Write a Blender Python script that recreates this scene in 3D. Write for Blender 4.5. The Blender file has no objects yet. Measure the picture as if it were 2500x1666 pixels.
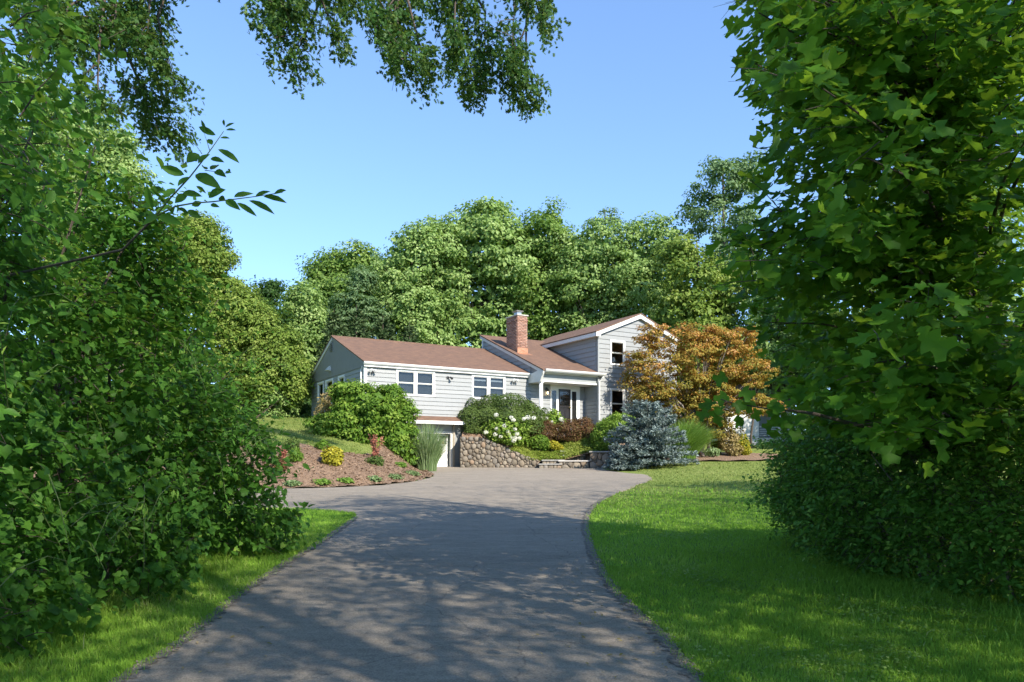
import bpy, bmesh, math, random
import numpy as np
from mathutils import Vector, Matrix
from mathutils.geometry import tessellate_polygon

# ------------------------------------------------------------------ camera, sky, sun, exposure
S = bpy.context.scene
COL = S.collection
F, HOR, EYE, SLOPE = 1859.0, 1137.0, 1.5, 0.0433      # focal length in photo pixels, horizon row, eye height, rise of the drive
cam_d = bpy.data.cameras.new("camera")
cam = bpy.data.objects.new("camera", cam_d)
COL.objects.link(cam)
cam.location = (0, 0, EYE)
cam.rotation_euler = (math.radians(90), 0, 0)
cam_d.sensor_width = 36.0
cam_d.lens = 36.0 * F / 2500
cam_d.shift_y = (HOR - 833) / 2500
cam_d.clip_start, cam_d.clip_end = 0.05, 2000
S.camera = cam

SUN_H, SUN_EL = (0.612, -0.791), math.radians(35)
W = bpy.data.worlds.new("World")
S.world = W
W.use_nodes = True
wn = W.node_tree
wn.nodes.clear()
sky = wn.nodes.new("ShaderNodeTexSky")
sky.sky_type = 'NISHITA'
sky.sun_disc = False
sky.sun_elevation = SUN_EL
sky.sun_rotation = math.atan2(SUN_H[0], SUN_H[1])
sky.altitude = 50
sky.air_density, sky.dust_density, sky.ozone_density = 0.7, 0.2, 3.2
bg = wn.nodes.new("ShaderNodeBackground")
bg.inputs[1].default_value = 0.15
wo = wn.nodes.new("ShaderNodeOutputWorld")
hs_ = wn.nodes.new("ShaderNodeMix"); hs_.data_type = 'RGBA'; hs_.blend_type = 'MULTIPLY'; hs_.inputs[0].default_value = 1
hs_.inputs[7].default_value = (.76, .91, 1.06, 1)
gm_ = wn.nodes.new("ShaderNodeGamma"); gm_.inputs[1].default_value = .76
wn.links.new(sky.outputs[0], gm_.inputs[0])
wn.links.new(gm_.outputs[0], hs_.inputs[6])
wn.links.new(hs_.outputs[2], bg.inputs[0])
wn.links.new(bg.outputs[0], wo.inputs[0])
sun_d = bpy.data.lights.new("sun", 'SUN')
sun_d.energy = 2.75
sun_d.angle = math.radians(0.53)
sun_d.color = (1.0, 0.92, 0.79)
sun = bpy.data.objects.new("sun", sun_d)
COL.objects.link(sun)
sd = Vector((SUN_H[0] * math.cos(SUN_EL), SUN_H[1] * math.cos(SUN_EL), math.sin(SUN_EL)))
sun.rotation_euler = sd.to_track_quat('Z', 'Y').to_euler()
sun.location = (20, -25, 30)
S.view_settings.view_transform = 'Standard'
S.view_settings.look = 'None'
S.view_settings.exposure = 1.68
S.view_settings.gamma = 1.0
S.view_settings.use_curve_mapping = False
S.render.engine = 'CYCLES'
S.cycles.max_bounces = 8
S.cycles.diffuse_bounces = 5
S.cycles.transparent_max_bounces = 8

R = np.random.default_rng(7)
rnd = random.Random(11)

# ------------------------------------------------------------------ helpers
def tag(o, label=None, cat=None, group=None, kind=None):
    if label: o["label"] = label
    if cat: o["category"] = cat
    if group: o["group"] = group
    if kind: o["kind"] = kind
    return o

def link(o, parent=None):
    COL.objects.link(o)
    if parent is not None: o.parent = parent
    return o

def thing(name, label, cat, loc=(0, 0, 0), rz=0.0, group=None):
    o = bpy.data.objects.new(name, None)
    o.empty_display_size = 0.2
    o.location = loc
    o.rotation_euler = (0, 0, rz)
    link(o)
    return tag(o, label, cat, group)

def np_mesh(name, V, Fs, mat, tint=None, smooth=False):
    """mesh from a vertex array and a list of (n, k) index arrays; tint = one value per face"""
    me = bpy.data.meshes.new(name)
    V = np.asarray(V, np.float32)
    Fs = [np.asarray(f, np.int32) for f in Fs if len(f)]
    loops = np.concatenate([f.ravel() for f in Fs])
    tot = np.concatenate([np.full(len(f), f.shape[1], np.int32) for f in Fs])
    start = np.concatenate([[0], np.cumsum(tot)[:-1]]).astype(np.int32)
    me.vertices.add(len(V)); me.vertices.foreach_set("co", V.ravel())
    me.loops.add(len(loops)); me.loops.foreach_set("vertex_index", loops)
    me.polygons.add(len(tot)); me.polygons.foreach_set("loop_start", start)
    me.polygons.foreach_set("loop_total", tot)
    if smooth: me.polygons.foreach_set("use_smooth", np.ones(len(tot), bool))
    if tint is not None:
        a = me.attributes.new("tint", 'FLOAT', 'FACE')
        a.data.foreach_set("value", np.asarray(tint, np.float32))
    me.update(calc_edges=True)
    if mat: me.materials.append(mat)
    return me

def np_obj(name, V, Fs, mat, parent=None, tint=None, smooth=False):
    o = bpy.data.objects.new(name, np_mesh(name, V, Fs, mat, tint, smooth))
    return link(o, parent)

class MB:
    """collects plain faces and builds ONE mesh object"""
    def __init__(s): s.v, s.f = [], []
    def add(s, vs, fs):
        b = len(s.v)
        s.v += [tuple(p) for p in vs]
        s.f += [tuple(b + i for i in f) for f in fs]
        return s
    def box(s, x0, x1, y0, y1, z0, z1):
        return s.add([(x0, y0, z0), (x1, y0, z0), (x1, y1, z0), (x0, y1, z0), (x0, y0, z1), (x1, y0, z1), (x1, y1, z1), (x0, y1, z1)],
                     [(0, 3, 2, 1), (4, 5, 6, 7), (0, 1, 5, 4), (1, 2, 6, 5), (2, 3, 7, 6), (3, 0, 4, 7)])
    def prism(s, back, front):
        n = len(back)
        return s.add(list(back) + list(front), [tuple(range(n))[::-1], tuple(range(n, 2 * n))] + [(i, (i + 1) % n, n + (i + 1) % n, n + i) for i in range(n)])
    def slab(s, pts, t):
        """roof sheet: four top points, thickness t downward"""
        return s.prism([(x, y, z - t) for x, y, z in pts], pts)
    def tube(s, pts, rads, n=7, cap=True):
        pts = [Vector(p) for p in pts]
        rings = []
        for i, p in enumerate(pts):
            d = (pts[min(i + 1, len(pts) - 1)] - pts[max(i - 1, 0)])
            d = d.normalized() if d.length > 1e-6 else Vector((0, 0, 1))
            a = d.cross(Vector((0, 0, 1)) if abs(d.z) < .9 else Vector((1, 0, 0))).normalized()
            b = d.cross(a)
            rings.append([p + (a * math.cos(2 * math.pi * k / n) + b * math.sin(2 * math.pi * k / n)) * rads[i] for k in range(n)])
        base = len(s.v)
        for r in rings: s.v += [tuple(q) for q in r]
        for i in range(len(rings) - 1):
            for k in range(n):
                s.f.append((base + i * n + k, base + i * n + (k + 1) % n, base + (i + 1) * n + (k + 1) % n, base + (i + 1) * n + k))
        if cap:
            s.f.append(tuple(base + k for k in range(n))[::-1])
            s.f.append(tuple(base + (len(rings) - 1) * n + k for k in range(n)))
        return s
    def lathe(s, cx, cy, prof, n=12):
        return s.tube([(cx, cy, z) for r, z in prof], [r for r, z in prof], n)
    def build(s, name, mat, parent=None, smooth=False, bevel=0):
        me = bpy.data.meshes.new(name)
        me.from_pydata(s.v, [], s.f)
        bm = bmesh.new(); bm.from_mesh(me)
        bmesh.ops.recalc_face_normals(bm, faces=bm.faces)
        if bevel: bmesh.ops.bevel(bm, geom=bm.edges, offset=bevel, segments=1, affect='EDGES')
        bm.to_mesh(me); bm.free()
        if smooth:
            for p in me.polygons: p.use_smooth = True
        me.materials.append(mat)
        o = bpy.data.objects.new(name, me)
        return link(o, parent)

def dup(root, loc, rz=None, label=None, scale=None):
    r = root.copy(); COL.objects.link(r); r.location = loc
    if rz is not None: r.rotation_euler = (0, 0, rz)
    if scale: r.scale = scale
    if label: r["label"] = label
    for ch in list(root.children):
        c = ch.copy(); COL.objects.link(c); c.parent = r
        for g in list(ch.children):
            d = g.copy(); COL.objects.link(d); d.parent = c
    return r

# ------------------------------------------------------------------ materials
def mat(name):
    m = bpy.data.materials.new(name)
    m.use_nodes = True
    nt = m.node_tree
    bs = nt.nodes["Principled BSDF"]
    return m, nt, bs

def N(nt, t, **kw):
    n = nt.nodes.new(t)
    for k, v in kw.items():
        if k.startswith("i_"): n.inputs[k[2:].replace("_", " ")].default_value = v
        elif k[0] == "i" and k[1:].isdigit(): n.inputs[int(k[1:])].default_value = v
        else: setattr(n, k, v)
    return n

def L(nt, a, b): nt.links.new(a, b)

def rgb(c): return (c[0], c[1], c[2], 1)

def ramp(nt, fac, stops):
    r = N(nt, "ShaderNodeValToRGB")
    el = r.color_ramp.elements
    el[0].position, el[0].color = stops[0][0], rgb(stops[0][1])
    el[1].position, el[1].color = stops[-1][0], rgb(stops[-1][1])
    for p, c in stops[1:-1]:
        e = el.new(p); e.color = rgb(c)
    L(nt, fac, r.inputs[0])
    return r.outputs[0]

def noise(nt, scale, detail=4, rough=.6, coord="Object", stretch=None):
    tc = N(nt, "ShaderNodeTexCoord")
    src = tc.outputs[coord]
    if stretch:
        mp = N(nt, "ShaderNodeMapping"); mp.inputs["Scale"].default_value = stretch
        L(nt, src, mp.inputs[0]); src = mp.outputs[0]
    n = N(nt, "ShaderNodeTexNoise", i_Scale=scale, i_Detail=detail, i_Roughness=rough)
    L(nt, src, n.inputs["Vector"])
    return n.outputs[0]

def bump(nt, h, bs, strength, dist=.02):
    b = N(nt, "ShaderNodeBump", i_Strength=strength, i_Distance=dist)
    L(nt, h, b.inputs["Height"]); L(nt, b.outputs[0], bs.inputs["Normal"])

def mixc(nt, fac, a, b, mode='MIX'):
    m = N(nt, "ShaderNodeMix", data_type='RGBA', blend_type=mode)
    if isinstance(fac, (int, float)): m.inputs[0].default_value = fac
    else: L(nt, fac, m.inputs[0])
    for s_, q in ((6, a), (7, b)):
        if isinstance(q, tuple): m.inputs[s_].default_value = rgb(q)
        else: L(nt, q, m.inputs[s_])
    return m.outputs[2]

def plain(name, c, rough=.6, var=.08, scale=6, metal=0, bmp=0):
    m, nt, bs = mat(name)
    n = noise(nt, scale)
    L(nt, ramp(nt, n, [(.3, tuple(q * (1 - var) for q in c)), (.7, tuple(min(1, q * (1 + var)) for q in c))]), bs.inputs[0])
    bs.inputs["Roughness"].default_value = rough
    bs.inputs["Metallic"].default_value = metal
    if bmp: bump(nt, noise(nt, scale * 8), bs, bmp)
    return m

def foliage(name, stops, transl=.35, tcol=(.25, .42, .03), rough=.55, spec=.18, vein=False):
    """leaf material: colour by the per-leaf tint attribute, light passes through"""
    m, nt, bs = mat(name)
    at = N(nt, "ShaderNodeAttribute", attribute_name="tint")
    c = ramp(nt, at.outputs["Fac"], stops)
    L(nt, c, bs.inputs[0])
    bs.inputs["Roughness"].default_value = rough
    bs.inputs["Specular IOR Level"].default_value = spec
    tr = N(nt, "ShaderNodeBsdfTranslucent")
    L(nt, mixc(nt, .55, c, tcol), tr.inputs[0])
    mx = N(nt, "ShaderNodeMixShader"); mx.inputs[0].default_value = transl
    L(nt, bs.outputs[0], mx.inputs[1]); L(nt, tr.outputs[0], mx.inputs[2])
    L(nt, mx.outputs[0], nt.nodes["Material Output"].inputs[0])
    return m

M = {}
# asphalt: warm grey aggregate, worn streaks across, hairline cracks
m, nt, bs = mat("asphalt")
n1, n2, n3, n4 = noise(nt, 70, 2, .8), noise(nt, .9, 5, .65, stretch=(.5, 1.8, 1)), noise(nt, 17, 5, .75), noise(nt, 4.5, 4, .7, stretch=(.6, 1.6, 1))
c = ramp(nt, n1, [(.36, (.07, .06, .048)), (.5, (.27, .234, .186)), (.66, (.56, .49, .40))])
c = mixc(nt, .45, c, ramp(nt, n3, [(.34, (.13, .111, .086)), (.5, (.275, .233, .181)), (.66, (.42, .36, .282))]))
c = mixc(nt, .4, c, ramp(nt, n2, [(.3, (.195, .165, .13)), (.7, (.38, .325, .258))]))
c = mixc(nt, .25, c, ramp(nt, n4, [(.33, (.13, .112, .095)), (.67, (.40, .35, .295))]))
tc = N(nt, "ShaderNodeTexCoord"); vo = N(nt, "ShaderNodeTexVoronoi", feature='DISTANCE_TO_EDGE'); vo.inputs["Scale"].default_value = .55; vo.inputs["Randomness"].default_value = 1
wr = N(nt, "ShaderNodeTexNoise", i_Scale=3.0, i_Detail=4); L(nt, tc.outputs["Object"], wr.inputs["Vector"])
wa = N(nt, "ShaderNodeMix", data_type='RGBA', blend_type='LINEAR_LIGHT'); wa.inputs[0].default_value = .12; L(nt, tc.outputs["Object"], wa.inputs[6]); L(nt, wr.outputs["Color"], wa.inputs[7])
L(nt, wa.outputs[2], vo.inputs["Vector"])
cr = ramp(nt, vo.outputs["Distance"], [(0, (.45, .45, .45)), (.006, (1, 1, 1))])
c = mixc(nt, .55, c, mixc(nt, 1.0, c, cr, 'MULTIPLY'))
L(nt, c, bs.inputs[0]); bs.inputs["Roughness"].default_value = .9; bs.inputs["Specular IOR Level"].default_value = .15
bump(nt, n1, bs, .9, .012); M["asphalt"] = m
M["edge_asphalt"] = plain("crumbled_asphalt_edge", (.19, .165, .136), .95, .5, 22, bmp=.8)
# lawn soil and short turf under the blades
m, nt, bs = mat("turf")
n1, n2, n3 = noise(nt, .35, 5, .65), noise(nt, 9, 5, .7), noise(nt, 60, 3, .7)
c = ramp(nt, n1, [(.3, (.13, .27, .03)), (.52, (.20, .36, .05)), (.72, (.31, .39, .10))])
c = mixc(nt, .5, c, ramp(nt, n2, [(.3, (.08, .19, .022)), (.7, (.2, .33, .055))]))
c = mixc(nt, .35, c, ramp(nt, n3, [(.35, (.035, .075, .01)), (.65, (.15, .22, .05))]))
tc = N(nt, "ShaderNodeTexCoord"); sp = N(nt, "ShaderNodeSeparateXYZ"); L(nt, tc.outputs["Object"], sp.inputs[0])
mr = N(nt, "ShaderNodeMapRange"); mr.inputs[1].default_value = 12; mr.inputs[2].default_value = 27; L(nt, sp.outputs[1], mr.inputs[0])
dry = ramp(nt, n2, [(.3, (.13, .16, .04)), (.5, (.22, .235, .07)), (.7, (.31, .30, .11))])  # yellower turf towards the house: sunlight painted into the colour, not drought
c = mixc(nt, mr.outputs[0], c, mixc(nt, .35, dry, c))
L(nt, c, bs.inputs[0]); bs.inputs["Roughness"].default_value = .95; bs.inputs["Specular IOR Level"].default_value = .1
bump(nt, n3, bs, .8, .03); M["turf"] = m
# mulch
m, nt, bs = mat("mulch")
n1, n2 = noise(nt, 22, 4, .75, stretch=(1, 1.7, 1)), noise(nt, 1.1, 3)
c = ramp(nt, n1, [(.33, (.055, .033, .02)), (.5, (.24, .15, .092)), (.66, (.52, .36, .245))])
c = mixc(nt, .3, c, ramp(nt, n2, [(.35, (.17, .105, .065)), (.7, (.36, .245, .16))]))
L(nt, c, bs.inputs[0]); bs.inputs["Roughness"].default_value = .95
bump(nt, n1, bs, 1, .05); M["mulch"] = m
# painted wooden shingle siding: faint upright joints, slight tone per board
m, nt, bs = mat("siding_paint")
tc = N(nt, "ShaderNodeTexCoord"); sep = N(nt, "ShaderNodeSeparateXYZ"); L(nt, tc.outputs["Object"], sep.inputs[0])
ad = N(nt, "ShaderNodeMath", operation='ADD'); L(nt, sep.outputs[0], ad.inputs[0]); L(nt, sep.outputs[1], ad.inputs[1])
oi = N(nt, "ShaderNodeObjectInfo")
ad2 = N(nt, "ShaderNodeMath", operation='MULTIPLY_ADD'); L(nt, oi.outputs["Random"], ad2.inputs[0]); ad2.inputs[1].default_value = 9; L(nt, ad.outputs[0], ad2.inputs[2])
cmb = N(nt, "ShaderNodeCombineXYZ"); L(nt, ad2.outputs[0], cmb.inputs[0])
vo = N(nt, "ShaderNodeTexVoronoi", feature='DISTANCE_TO_EDGE', voronoi_dimensions='1D'); vo.inputs["Scale"].default_value = 3.6
L(nt, ad2.outputs[0], vo.inputs["W"])
jn = ramp(nt, vo.outputs["Distance"], [(.0, (.72, .72, .72)), (.035, (1, 1, 1))])
c = ramp(nt, oi.outputs["Random"], [(0, (.252, .263, .265)), (1, (.276, .286, .287))])
c = mixc(nt, .7, c, mixc(nt, 1.0, c, jn, 'MULTIPLY'))
c = mixc(nt, .12, c, ramp(nt, noise(nt, 5, 5, .7), [(.3, (.21, .225, .236)), (.7, (.35, .36, .368))]))
L(nt, c, bs.inputs[0]); bs.inputs["Roughness"].default_value = .55; M["siding"] = m
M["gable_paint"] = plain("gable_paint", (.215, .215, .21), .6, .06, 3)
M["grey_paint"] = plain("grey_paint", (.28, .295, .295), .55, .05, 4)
M["white"] = plain("white_paint", (.70, .70, .685), .45, .04, 5)
M["dim_white"] = plain("weathered_white_paint", (.62, .61, .57), .5, .06, 6)
M["foundation"] = plain("foundation", (.33, .29, .23), .9, .15, 9, bmp=.3)
M["black_paint"] = plain("black_paint", (.018, .014, .013), .3, .15, 5)
M["dark_metal"] = plain("dark_metal", (.03, .03, .032), .4, .1, 9)
M["steel"] = plain("galvanised_steel", (.42, .42, .42), .35, .12, 12, metal=.8)
M["copper"] = plain("copper_sheet", (.50, .24, .14), .4, .15, 9, metal=.5)
M["brass"] = plain("brass", (.75, .52, .2), .25, .1, 9, metal=1)
M["cloth"] = plain("curtain_cloth", (.07, .068, .066), .9, .1, 5)
M["blind"] = plain("roller_blind", (.55, .56, .58), .8, .04, 5)
M["interior"] = plain("dark_interior", (.075, .058, .047), .9, .2, 3)
M["lampshade"] = plain("lampshade_cloth", (.75, .74, .72), .8, .03, 5)
M["concrete"] = plain("concrete_cap", (.48, .45, .41), .85, .12, 9, bmp=.2)
M["bluestone"] = plain("bluestone_slab", (.30, .29, .27), .8, .18, 6, bmp=.25)
M["mortar"] = plain("mortar", (.13, .105, .08), .95, .25, 14, bmp=.4)
M["bark"] = plain("bark", (.085, .065, .05), .9, .35, 9, bmp=.8)
M["pale_bark"] = plain("pale_bark", (.22, .19, .16), .85, .25, 9, bmp=.5)
M["green_stem"] = plain("green_stem", (.09, .13, .03), .6, .2, 9)
# window glass: clear with a sky reflection
m, nt, bs = mat("window_glass")
gl = N(nt, "ShaderNodeBsdfGlossy"); gl.inputs["Roughness"].default_value = .03
tr = N(nt, "ShaderNodeBsdfTransparent"); tr.inputs[0].default_value = (.72, .75, .76, 1)
lw = N(nt, "ShaderNodeLayerWeight"); lw.inputs[0].default_value = .5
pw_ = N(nt, "ShaderNodeMath", operation='POWER'); L(nt, lw.outputs["Facing"], pw_.inputs[0]); pw_.inputs[1].default_value = 5
fr = N(nt, "ShaderNodeMath", operation='MULTIPLY_ADD'); L(nt, pw_.outputs[0], fr.inputs[0]); fr.inputs[1].default_value = .9; fr.inputs[2].default_value = .045
mx = N(nt, "ShaderNodeMixShader"); L(nt, fr.outputs[0], mx.inputs[0]); L(nt, tr.outputs[0], mx.inputs[1]); L(nt, gl.outputs[0], mx.inputs[2])
L(nt, mx.outputs[0], nt.nodes["Material Output"].inputs[0]); M["glass"] = m
# lit bulb
m, nt, bs = mat("lit_bulb")
bs.inputs["Emission Color"].default_value = (1, .72, .38, 1); bs.inputs["Emission Strength"].default_value = 9; M["bulb"] = m
# stones and bricks: each piece its own colour
m, nt, bs = mat("field_stone")
oi = N(nt, "ShaderNodeObjectInfo")
c = ramp(nt, oi.outputs["Random"], [(0, (.12, .105, .082)), (.25, (.22, .18, .13)), (.45, (.175, .16, .138)), (.62, (.27, .23, .175)), (.78, (.145, .13, .106)), (.9, (.27, .19, .125)), (1, (.22, .208, .19))])
c = mixc(nt, .5, c, mixc(nt, 1.0, c, ramp(nt, noise(nt, 14, 6, .75), [(.3, (.55, .55, .55)), (.7, (1.35, 1.3, 1.25))]), 'MULTIPLY'))
L(nt, c, bs.inputs[0]); bs.inputs["Roughness"].default_value = .85
bump(nt, noise(nt, 30, 5, .7), bs, .5, .02); M["stone"] = m
m, nt, bs = mat("red_brick")
at = N(nt, "ShaderNodeAttribute", attribute_name="tint")
c = ramp(nt, at.outputs["Fac"], [(0, (.22, .11, .08)), (.4, (.33, .175, .125)), (.75, (.40, .225, .165)), (1, (.30, .175, .135))])
L(nt, c, bs.inputs[0]); bs.inputs["Roughness"].default_value = .85; bump(nt, noise(nt, 40), bs, .3, .01); M["brick"] = m
M["brick_mortar"] = plain("brick_mortar", (.40, .31, .25), .95, .1, 9)
# asphalt roof shingles: rows of tabs along the slope, each tab its own brown
def shingle(name, swap):
    m, nt, bs = mat(name)
    tc = N(nt, "ShaderNodeTexCoord"); sep = N(nt, "ShaderNodeSeparateXYZ"); L(nt, tc.outputs["Object"], sep.inputs[0])
    cmb = N(nt, "ShaderNodeCombineXYZ")
    L(nt, sep.outputs[1 if swap else 0], cmb.inputs[0]); L(nt, sep.outputs[0 if swap else 1], cmb.inputs[1])
    br = N(nt, "ShaderNodeTexBrick"); br.offset = .37; br.offset_frequency = 2
    L(nt, cmb.outputs[0], br.inputs["Vector"])
    br.inputs["Scale"].default_value = 1; br.inputs["Brick Width"].default_value = .31; br.inputs["Row Height"].default_value = .135
    br.inputs["Mortar Size"].default_value = .008; br.inputs["Mortar Smooth"].default_value = .3
    br.inputs["Color1"].default_value = rgb((.205, .108, .062)); br.inputs["Color2"].default_value = rgb((.11, .062, .040)); br.inputs["Mortar"].default_value = rgb((.05, .028, .022))
    br.inputs["Bias"].default_value = -.1
    mp = N(nt, "ShaderNodeMapping"); mp.inputs["Scale"].default_value = (3.2, 7.4, 1); L(nt, cmb.outputs[0], mp.inputs[0])
    wn_ = N(nt, "ShaderNodeTexNoise", i_Scale=1.0, i_Detail=4, i_Roughness=.7); L(nt, mp.outputs[0], wn_.inputs["Vector"])
    c = mixc(nt, .45, br.outputs[0], ramp(nt, wn_.outputs[0], [(.3, (.06, .038, .034)), (.5, (.15, .085, .050)), (.7, (.30, .175, .10))]))
    c = mixc(nt, .25, c, ramp(nt, noise(nt, 60, 3), [(.3, (.08, .05, .045)), (.7, (.22, .13, .1))]))
    L(nt, c, bs.inputs[0]); bs.inputs["Roughness"].default_value = .92
    bump(nt, br.outputs["Fac"], bs, -.5, .02)
    return m
M["shingle"], M["shingle_x"] = shingle("roof_shingles", False), shingle("roof_shingles_across", True)

G = dict(
    maple=foliage("leaf_tree_green", [(0, (.06, .125, .024)), (.5, (.16, .26, .055)), (1, (.30, .40, .11))], .42),
    light=foliage("leaf_light_green", [(0, (.09, .16, .04)), (.5, (.25, .37, .11)), (1, (.44, .55, .22))], .42),
    yellow=foliage("leaf_yellow_green", [(0, (.08, .14, .022)), (.5, (.17, .255, .045)), (1, (.30, .36, .09))], tcol=(.32, .44, .05)),
    dark=foliage("leaf_dark_green", [(0, (.018, .05, .012)), (.5, (.035, .085, .018)), (1, (.07, .13, .03))]),
    bluish=foliage("leaf_blue_green", [(0, (.05, .1, .042)), (.5, (.12, .2, .085)), (1, (.25, .34, .17))]),
    tulip=foliage("leaf_tulip_tree", [(0, (.03, .095, .01)), (.5, (.075, .205, .018)), (.85, (.16, .32, .03)), (1, (.34, .45, .07))], .5, (.34, .52, .03), .5, .16),
    vine=foliage("leaf_vine", [(0, (.026, .08, .012)), (.5, (.075, .2, .026)), (.85, (.16, .34, .055)), (1, (.32, .47, .08))], .42, (.3, .48, .04), .5, .16),
    oak=foliage("leaf_oak", [(0, (.025, .075, .016)), (.5, (.05, .125, .024)), (1, (.15, .22, .055))], .35, (.2, .3, .04), .5, .2),
    box=foliage("leaf_boxwood", [(0, (.055, .12, .015)), (.5, (.14, .25, .032)), (1, (.30, .40, .07))]),
    yew=foliage("leaf_yew", [(0, (.03, .06, .014)), (.5, (.075, .12, .026)), (1, (.15, .2, .05))], .15),
    barberry=foliage("leaf_barberry", [(0, (.06, .035, .018)), (.45, (.14, .07, .035)), (.8, (.12, .12, .03)), (1, (.26, .13, .08))], .25, (.35, .2, .06)),
    redbar=foliage("leaf_red_barberry", [(0, (.2, .06, .045)), (.6, (.42, .16, .11)), (1, (.55, .3, .2))], .25, (.5, .2, .1)),
    gold=foliage("leaf_gold", [(0, (.16, .19, .02)), (.5, (.36, .33, .03)), (1, (.55, .5, .07))], .3, (.6, .5, .03)),
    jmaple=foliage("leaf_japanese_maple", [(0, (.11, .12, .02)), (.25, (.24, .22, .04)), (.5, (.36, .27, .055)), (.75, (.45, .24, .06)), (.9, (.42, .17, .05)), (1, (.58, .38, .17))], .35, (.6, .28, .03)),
    spruce=foliage("needle_blue", [(0, (.05, .08, .07)), (.5, (.125, .17, .158)), (1, (.30, .36, .34))], .1, (.2, .3, .25)),
    conifer=foliage("needle_green", [(0, (.03, .06, .022)), (.5, (.07, .12, .045)), (1, (.15, .2, .085))], .15, (.15, .25, .08)),
    silver=foliage("blade_silver", [(0, (.09, .15, .05)), (.5, (.2, .29, .12)), (1, (.36, .43, .24))], .3, (.3, .42, .12)),
    fresh=foliage("blade_fresh", [(0, (.09, .18, .02)), (.5, (.17, .3, .05)), (1, (.34, .44, .13))], .35, (.3, .5, .06)),
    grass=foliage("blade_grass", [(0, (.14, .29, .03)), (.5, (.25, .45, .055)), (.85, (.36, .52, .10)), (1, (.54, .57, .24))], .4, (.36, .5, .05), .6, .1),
    fargrass=foliage("blade_far_grass", [(0, (.1, .16, .03)), (.5, (.2, .25, .065)), (1, (.33, .32, .13))], .3, (.3, .4, .06), .6, .2),  # yellower than the near blades: sun put into the colour
    sedum=foliage("leaf_ground_cover", [(0, (.1, .17, .02)), (.5, (.22, .29, .045)), (1, (.36, .38, .1))], .25, (.4, .5, .05)),
    tan=foliage("leaf_tan", [(0, (.16, .15, .04)), (.5, (.32, .25, .1)), (1, (.42, .33, .18))], .3, (.5, .4, .1)),
    bloom=foliage("petal_white", [(0, (.62, .66, .42)), (.4, (.78, .78, .66)), (1, (.82, .82, .76))], .25, (.8, .8, .6)),
)
# ------------------------------------------------------------------ ground shape
def drive_pt(px, py):
    d = EYE / (SLOPE + (py - HOR) / F)
    return ((px - 1250) / F * d, d)

RIGHT_EDGE = [drive_pt(*p) for p in [(1706, 1666), (1662, 1611), (1620, 1560), (1559, 1503), (1512, 1457), (1475, 1405), (1447, 1349), (1432, 1293), (1435, 1260), (1451, 1237), (1493, 1211), (1554, 1188), (1592, 1171), (1582, 1162), (1540, 1150)]]
LEFT_EDGE = [drive_pt(*p) for p in [(287, 1666), (446, 1567), (574, 1461), (680, 1387), (786, 1323), (866, 1266), (861, 1253), (808, 1248), (733, 1243)]]
BED_EDGE = [drive_pt(*p) for p in [(688, 1195), (745, 1194), (841, 1191), (937, 1186), (1013, 1177), (1061, 1164)]]
near_r, near_l = (1.45, 1.0), (-2.1, 1.0)
DRIVE = [(1.5, -12)] + [near_r] + RIGHT_EDGE + [(4.4, 31.3), (3.2, 33.2), (-2.1, 33.2), (-3.9, 33.6), (-4.6, 31.5), (-3.6, 30.2)] + BED_EDGE[::-1] + [(-12, 20.6), (-30, 21.5), (-30, 16.5), (-12, 15.6)] + LEFT_EDGE[::-1] + [near_l, (-2.2, -12)]
BANK_FRONT = [(-40, 22.2), (-30, 21.6), (-12, 20.7)] + BED_EDGE
BANK_SIDE = [BED_EDGE[-1], (-3.55, 30.2), (-4.5, 31.6), (-6, 33), (-6, 60)]
BANK = BANK_FRONT + BANK_SIDE[1:] + [(-40, 60)]

def inside(poly, x, y):
    r = np.zeros(np.shape(x), bool)
    n = len(poly)
    for i in range(n):
        (x0, y0), (x1, y1) = poly[i], poly[(i + 1) % n]
        if y0 == y1: continue
        c = ((y0 > y) != (y1 > y)) & (x < (x1 - x0) * (y - y0) / (y1 - y0) + x0)
        r ^= c
    return r

def dist_line(line, x, y):
    d = np.full(np.shape(x), 1e9)
    for (x0, y0), (x1, y1) in zip(line[:-1], line[1:]):
        dx, dy = x1 - x0, y1 - y0
        t = np.clip(((x - x0) * dx + (y - y0) * dy) / (dx * dx + dy * dy + 1e-9), 0, 1)
        d = np.minimum(d, np.hypot(x - x0 - t * dx, y - y0 - t * dy))
    return d

def sm(a, b, t):
    t = np.clip((t - a) / (b - a), 0, 1)
    return t * t * (3 - 2 * t)

def H(x, y):
    x, y = np.asarray(x, float), np.asarray(y, float)
    z = SLOPE * np.clip(y, -40, 140)
    inb = inside(BANK, x, y)
    df = np.maximum(dist_line(BANK_FRONT, x, y) - .25, 0)
    ds = np.maximum(dist_line(BANK_SIDE, x, y) - .1, 0)
    z = z + np.where(inb, 2.45 * (1 - np.exp(-df / 6)) * sm(0, 1.6, ds), 0)
    z = z + np.clip(y - 26, 0, 40) * .04 * sm(3, 7, x)
    out = ~inside(DRIVE, x, y)
    z = z + np.where(out & ~inb & (y < 31), .05 * sm(.3, 3, dist_line(DRIVE, x, y)), 0)
    return z

def Hs(x, y): return float(H(np.array([x]), np.array([y]))[0])

def WT(x): return np.interp(x, [-3, -1.45, -.9, -.2, .45, .95, 1.2, 2.0, 3.0, 3.3, 6], [2.70, 2.70, 2.52, 2.22, 1.95, 1.72, 1.7, 1.72, 2.0, 2.08, 2.08])
def TER(x, y):
    x, y = np.asarray(x, float), np.asarray(y, float)
    z = np.minimum(WT(x) + np.clip(y - 32.45, 0, 9) * .56 - .04, 2.98)
    return z + (H(x, y) - .06 - z) * sm(4.2, 6.4, x)
def TS(x, y): return float(TER(np.array([x]), np.array([y]))[0])

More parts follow.
